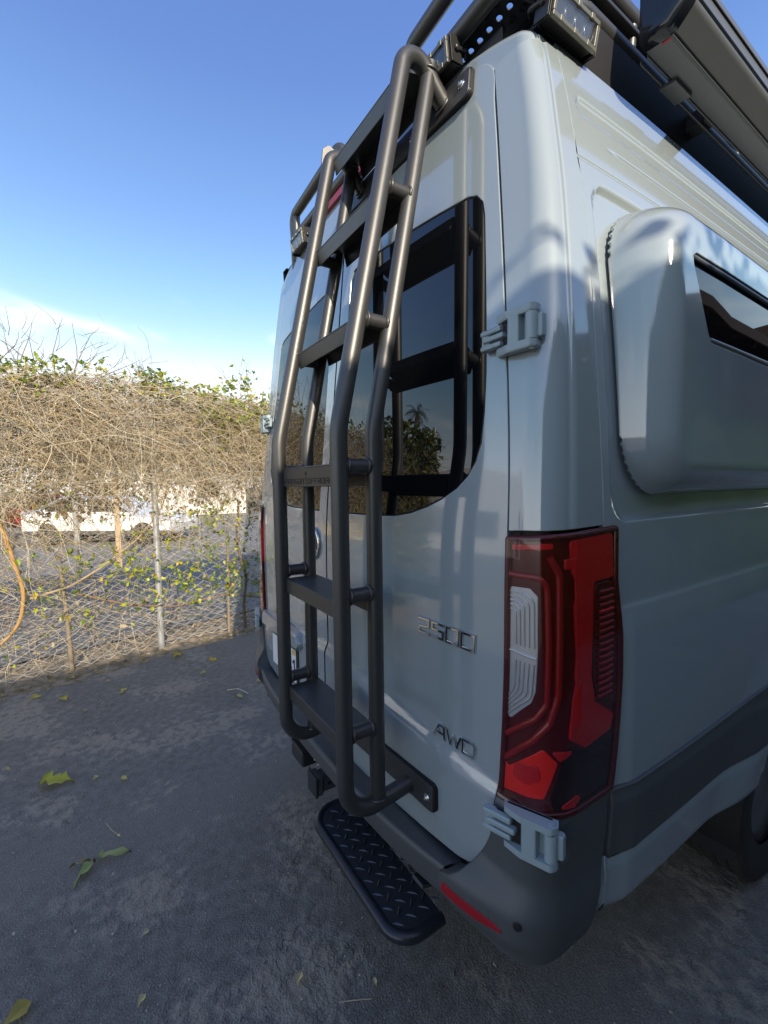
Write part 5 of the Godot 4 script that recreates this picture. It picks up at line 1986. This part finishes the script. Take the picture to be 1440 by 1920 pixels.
func build_shade_side():
	# a tall clipped hedge along the drive, behind the photographer; it throws the shade over van and drive
	var rng := RandomNumberGenerator.new()
	rng.seed = 19
	var f := FastNoiseLite.new()
	f.seed = 15
	f.frequency = 0.9
	f.fractal_octaves = 3
	var top := func(z: float) -> float: return lerpf(2.75, 3.60, smoothstep(-7.6, -6.6, z)) + 0.03 * f.get_noise_1d(z * 1.6)
	var b := MB.new()
	# cross-section of the hedge's dense inside, marched along z
	var sect := [Vector2(3.62, -0.03), Vector2(3.52, 0.6), Vector2(3.50, 1.8), Vector2(3.54, 2.5), Vector2(3.70, 0.985), Vector2(4.1, 1.0), Vector2(4.5, 0.97), Vector2(4.6, 1.8), Vector2(4.55, -0.03)]
	var zs := lin(-16.0, 3.6, 90)
	var rows := []
	for z in zs:
		var t: float = top.call(z) - 0.03
		var row := []
		for i in sect.size():
			var p: Vector2 = sect[i]
			var y := p.y
			if i in [4, 5, 6]: y = t * p.y
			var q := Vector3(p.x + 0.10 * f.get_noise_2d(z * 1.5, y * 1.5 + i), y, z)
			row.append(q)
		rows.append(row)
	for i in zs.size() - 1:
		for j in sect.size() - 1:
			b.flat([rows[i][j], rows[i][j + 1], rows[i + 1][j + 1]])
			b.flat([rows[i][j], rows[i + 1][j + 1], rows[i + 1][j]])
	for e in [0, zs.size() - 1]:
		var m: Vector3 = Vector3(4.05, 1.7, zs[e])
		for j in sect.size() - 1: b.flat([m, rows[e][j], rows[e][j + 1]] if e == 0 else [m, rows[e][j + 1], rows[e][j]])
	var core := mat("hedge inside", Color(0.10, 0.14, 0.045), 0.95)
	core.cull_mode = BaseMaterial3D.CULL_DISABLED
	var h := node("hedge")
	tag(h, "tall dense green hedge along the van's right side of the drive", "hedge")
	put("inner_branches", b, core, h)
	var xfs := []
	var cols := []
	for i in 30000:
		var z := rng.randf_range(-16.0, 3.7)
		var t: float = top.call(z)
		var p: Vector3
		if rng.randf() < 0.72: p = Vector3(3.53 + rng.randfn() * 0.06, rng.randf_range(0.1, t), z)
		else: p = Vector3(rng.randf_range(3.5, 4.6), t - 0.05 + absf(rng.randfn()) * 0.02, z)
		if z > -1.9 and p.y > t - 0.09: continue
		xfs.append(turned(rng, p, rng.randf_range(0.05, 0.09)))
		cols.append(Color(0.085, 0.14, 0.035).lerp(Color(0.22, 0.28, 0.06), pow(rng.randf(), 3.0)) * rng.randf_range(0.7, 1.2))
	# soft shoots above the clipped top
	b = MB.new()
	for i in 70:
		var z := rng.randf_range(-6.8, -1.6)
		var p := Vector3(rng.randf_range(3.55, 4.4), top.call(z) - 0.1, z)
		var ln := rng.randf_range(0.15, 0.42)
		strand(b, rng, p, Vector3(rng.randfn() * 0.3, 1.4, rng.randfn() * 0.3), ln, 0.004, -0.1, 0.5, 4)
		for k in 7:
			xfs.append(turned(rng, p + Vector3(rng.randfn() * 0.05, ln * rng.randf(), rng.randfn() * 0.05), rng.randf_range(0.03, 0.07)))
			cols.append(Color(0.10, 0.14, 0.03))
	put("shoots", b, mat("green shoot", Color(0.10, 0.10, 0.04), 0.7), h)
	var o := scatter("leaves", leaf_mesh(0), leaf_material("hedge leaf", 0.35), xfs, cols)
	remove_child(o)
	o.name = "leaves"
	h.add_child(o)
	tag(o, "", "", "", "stuff")
	# an open barn beyond the hedge: rusty corrugated roof on timber rafters
	var barn := node("barn", null, Vector3(3.3, 0, -13.4))
	tag(barn, "open timber barn with a rusty corrugated roof, mirrored in the side window", "barn")
	var rust := mat("rusty corrugated iron", Color(0.20, 0.10, 0.06), 0.8)
	var tim := mat("dark old timber", Color(0.055, 0.042, 0.032), 0.9)
	grain(tim, 0.04, 0.5, 0.6, 61)
	b = MB.new()
	b.grid(func(x: float, z: float) -> Vector3: return Vector3(x, 4.25 + 0.34 * x + 0.02 * sin(z * TAU / 0.076), z), [-0.25, 2.5, 5.5], lines([0.0, [7.6, 0.0127]]), true)
	put("roof", b, rust, barn)
	for i in 9:
		b = MB.new()
		b.box(Transform3D(Basis(Vector3.BACK, atan(0.34)), Vector3(2.6, 4.25 + 0.34 * 2.6 - 0.11, 0.25 + 0.89 * i)), Vector3(5.9, 0.14, 0.06), 0.004)
		put("rafter", b, tim, barn)
	for i in 5:
		b = MB.new()
		b.box(at(0.3 + 1.2 * i, 4.25 + 0.34 * (0.3 + 1.2 * i) - 0.24, 3.8), Vector3(0.10, 0.12, 7.5), 0.005)
		put("purlin", b, tim, barn)
	for z in [0.2, 2.6, 5.0, 7.4]:
		b = MB.new()
		b.box(at(0.3, 2.05, z), Vector3(0.16, 4.15, 0.16), 0.01)
		put("post", b, tim, barn)
	for i in 22:
		b = MB.new()
		b.box(at(4.8, 0.16 + 0.255 * i, 3.8), Vector3(0.03, 0.2555, 7.5), 0.004)
		put("wall_board", b, tim, barn)
	for i in 22:
		b = MB.new()
		b.box(at(2.3, 0.16 + 0.255 * i, 0.05), Vector3(5.2, 0.2555, 0.03), 0.004)
		put("wall_board", b, tim, barn)
	b = MB.new()
	b.box(Transform3D(Basis(Vector3.BACK, 0.0), Vector3(-0.27, 4.12, 3.8)), Vector3(0.03, 0.17, 7.6), 0.004)
	put("fascia_board", b, mat("weathered fascia", Color(0.16, 0.10, 0.07), 0.9), barn)

# ---------------------------------------------------------------- litter on the drive

func build_litter():
	var rng := RandomNumberGenerator.new()
	rng.seed = 91
	var lm := [leaf_mesh(0), leaf_mesh(1), leaf_mesh(2)]
	var spec := [
		[Vector2(-1.47, 1.10), 1, 0.165, 2.75, Color(0.42, 0.42, 0.05), "large curled yellow-green lobed leaf on the asphalt, left of the van"],
		[Vector2(-2.797, 1.215), 1, 0.075, 0.6, Color(0.55, 0.46, 0.06), "small yellow leaf on the asphalt near the picture's left edge"],
		[Vector2(-2.65, 1.063), 1, 0.080, 2.0, Color(0.50, 0.42, 0.05), "yellow leaf with dark underside beside the small yellow leaf at left"],
		[Vector2(-2.54, 0.642), 0, 0.070, 1.2, Color(0.60, 0.50, 0.08), "thin upright curl of yellow leaf between fence and van"],
		[Vector2(-3.104, 0.147), 1, 0.115, 0.9, Color(0.55, 0.40, 0.04), "golden lobed leaf at the asphalt's edge below the steel fence post"],
		[Vector2(-2.758, -0.051), 1, 0.085, 2.6, Color(0.62, 0.40, 0.03), "orange-yellow leaf just right of the golden leaf by the fence"],
		[Vector2(-2.513, 0.026), 0, 0.05, 0.3, Color(0.60, 0.48, 0.07), "tiny yellow leaf scrap in front of the orange-yellow leaf"],
		[Vector2(-1.901, -0.087), 0, 0.07, 1.9, Color(0.48, 0.42, 0.18), "pale tan leaf scrap close to the van's left corner"],
		[Vector2(-1.388, 0.835), 0, 0.035, 1.0, Color(0.60, 0.50, 0.18), "pale seed husk right of the large lobed leaf"],
		[Vector2(-1.288, 0.721), 0, 0.045, 2.2, Color(0.50, 0.43, 0.14), "straw-coloured husk furthest right of the large lobed leaf"],
		[Vector2(-0.236, 0.676), 0, 0.030, 0.5, Color(0.55, 0.50, 0.35), "pale flake in the middle of the rough asphalt patch"],
		[Vector2(0.219, 0.261), 0, 0.040, 0.8, Color(0.58, 0.46, 0.26), "round tan leaflet on the asphalt near the step"],
		[Vector2(-0.008, 0.709), 0, 0.036, 0.9, Color(0.60, 0.50, 0.25), "oval tan leaflet at the picture's bottom"],
		[Vector2(-0.187, 1.015), 0, 0.085, 0.6, Color(0.42, 0.33, 0.08), "withered brown-yellow leaf at the bottom left corner"],
		[Vector2(0.369, 0.067), 0, 0.026, 1.4, Color(0.56, 0.48, 0.28), "small tan flake under the step's near end"]]
	for s in spec:
		var m := mat("fallen leaf", s[4], 0.6)
		m.backlight_enabled = true
		m.backlight = Color(0.5, 0.5, 0.2)
		m.cull_mode = BaseMaterial3D.CULL_DISABLED
		var o := put("fallen_leaf", lm[s[1]], m)
		var flat := Basis(Vector3.UP, s[3]) * Basis(Vector3.RIGHT, -0.10) * Basis(Vector3.BACK, rng.randf_range(-0.25, 0.25))
		o.transform = Transform3D(flat.scaled(Vector3.ONE * s[2]), Vector3(s[0].x, 0.010 + 0.06 * s[2], s[0].y))
		tag(o, s[5], "leaf", "fallen leaves on the drive")
	# withered scraps drifted along the dirt strip
	var dx := []
	var dc := []
	for i in 420:
		var z := rng.randf_range(-3.6, 3.2)
		var off := 0.10 + absf(rng.randfn()) * 0.14 if i % 6 else rng.randf_range(0.2, 1.6)
		dx.append(Transform3D((Basis(Vector3.UP, rng.randf() * TAU) * Basis(Vector3.BACK, rng.randf_range(-0.7, 0.7))).scaled(Vector3.ONE * rng.randf_range(0.018, 0.05)), Vector3(fence_x(z) + off, 0.018, z)))
		dc.append(Color(0.40, 0.29, 0.14).lerp(Color(0.55, 0.45, 0.22), rng.randf()) * rng.randf_range(0.5, 1.1))
	var drift := scatter("leaf_litter", lm[0], leaf_material("withered scrap", 0.8), dx, dc)
	tag(drift, "small withered leaf scraps drifted along the dirt strip", "leaf litter", "", "stuff")
	# a sprig of four leaflets
	var k := node("leaf_sprig", null, Vector3(-0.704, 0.006, 0.843))
	tag(k, "green sprig of drooping pointed leaflets on the asphalt, left of the step", "leaf sprig")
	for s in [[0.0, 0.0, 0.125, 0.86, Color(0.28, 0.34, 0.10)], [0.0, -0.02, 0.115, 3.0, Color(0.36, 0.40, 0.14)], [-0.01, 0.02, 0.085, -0.3, Color(0.24, 0.20, 0.08)], [0.0, -0.01, 0.06, -1.9, Color(0.30, 0.36, 0.11)]]:
		var m := mat("green leaflet", s[4], 0.5)
		m.cull_mode = BaseMaterial3D.CULL_DISABLED
		var o := put("leaflet", lm[2], m, k)
		o.transform = Transform3D((Basis(Vector3.UP, s[3]) * Basis(Vector3.BACK, 0.25)).scaled(Vector3.ONE * s[2]), Vector3(s[0], 0.012, s[1]))
	var b := MB.new()
	b.tube([Vector3(-0.055, 0.006, -0.03), Vector3(-0.02, 0.012, -0.012), Vector3(0.01, 0.013, 0.004)], 0.0016, 6)
	put("stalk", b, mat("leaf stalk", Color(0.25, 0.22, 0.08), 0.6), k)
	# twigs and stalks
	for t in [[[Vector3(-2.06, 0.004, -0.05), Vector3(-2.02, 0.012, -0.12), Vector3(-1.96, 0.018, -0.14), Vector3(-1.90, 0.006, -0.17)], 0.003, Color(0.62, 0.58, 0.45), "pale curled stalk lying near the van's left corner"], [[Vector3(-0.95, 0.004, 0.80), Vector3(-0.88, 0.008, 0.78), Vector3(-0.83, 0.007, 0.755)], 0.0014, Color(0.5, 0.42, 0.25), "thin stalk with a pale seed above the green sprig"], [[Vector3(0.36, 0.003, 0.19), Vector3(0.385, 0.008, 0.15), Vector3(0.41, 0.004, 0.10)], 0.0016, Color(0.45, 0.38, 0.28), "fine dry twig at the picture's bottom, below the step"]]:
		b = MB.new()
		b.tube(t[0], t[1], 6)
		var o := put("dry_twig", b, mat("dry stalk", t[2], 0.7))
		tag(o, t[3], "twig", "twigs on the drive")
	b = MB.new()
	b.lathe([Vector2(0.0, 0.0), Vector2(0.004, 0.004), Vector2(0.005, 0.012), Vector2(0.0, 0.022)], facing(Vector3(-0.83, 0.009, 0.755), Vector3.UP, Vector3(1, 0, -0.4)), 10)
	tag(put("seed", b, mat("seed husk", Color(0.62, 0.52, 0.30), 0.6)), "pale seed at the tip of the thin stalk above the green sprig", "seed")
	# crumbs and flakes nobody could count, thicker along an old scrape
	var grainm := MB.new()
	grainm.lathe([Vector2(0.45, -0.2), Vector2(0.5, 0.1), Vector2(0.25, 0.32), Vector2(0.0, 0.36)], Transform3D.IDENTITY, 6)
	var gm := mat("crumb", Color(1, 1, 1), 0.8)
	gm.vertex_color_use_as_albedo = true
	var xfs := []
	var cols := []
	for i in 1500:
		var p := Vector2(rng.randf_range(-3.0, 1.4), rng.randf_range(-0.8, 1.4))
		var s := rng.randf_range(0.002, 0.006) if rng.randf() < 0.9 else rng.randf_range(0.006, 0.010)
		if i % 5 == 0:
			p = Vector2(-1.676, 0.925).lerp(Vector2(-2.60, 0.765), rng.randf()) + Vector2(rng.randfn() * 0.02, rng.randfn() * 0.02)
			s *= 0.9
		xfs.append(Transform3D((Basis(Vector3.UP, rng.randf() * TAU)).scaled(Vector3(s * rng.randf_range(0.7, 2.2), s * 0.6, s)), Vector3(p.x, 0.002, p.y)))
		cols.append(Color(0.50, 0.44, 0.32).lerp(Color(0.30, 0.28, 0.25), rng.randf()) * rng.randf_range(0.7, 1.2))
	var o := scatter("crumbs", grainm.mesh(), gm, xfs, cols)
	tag(o, "pale crumbs and husks strewn over the asphalt", "debris", "", "stuff")

# ---------------------------------------------------------------- all of it

func _ready():
	build_light_and_camera()
	make_materials()
	build_ground()
	build_van()
	build_fence()
	build_vine()
	build_background()
	build_shade_side()
	build_litter()
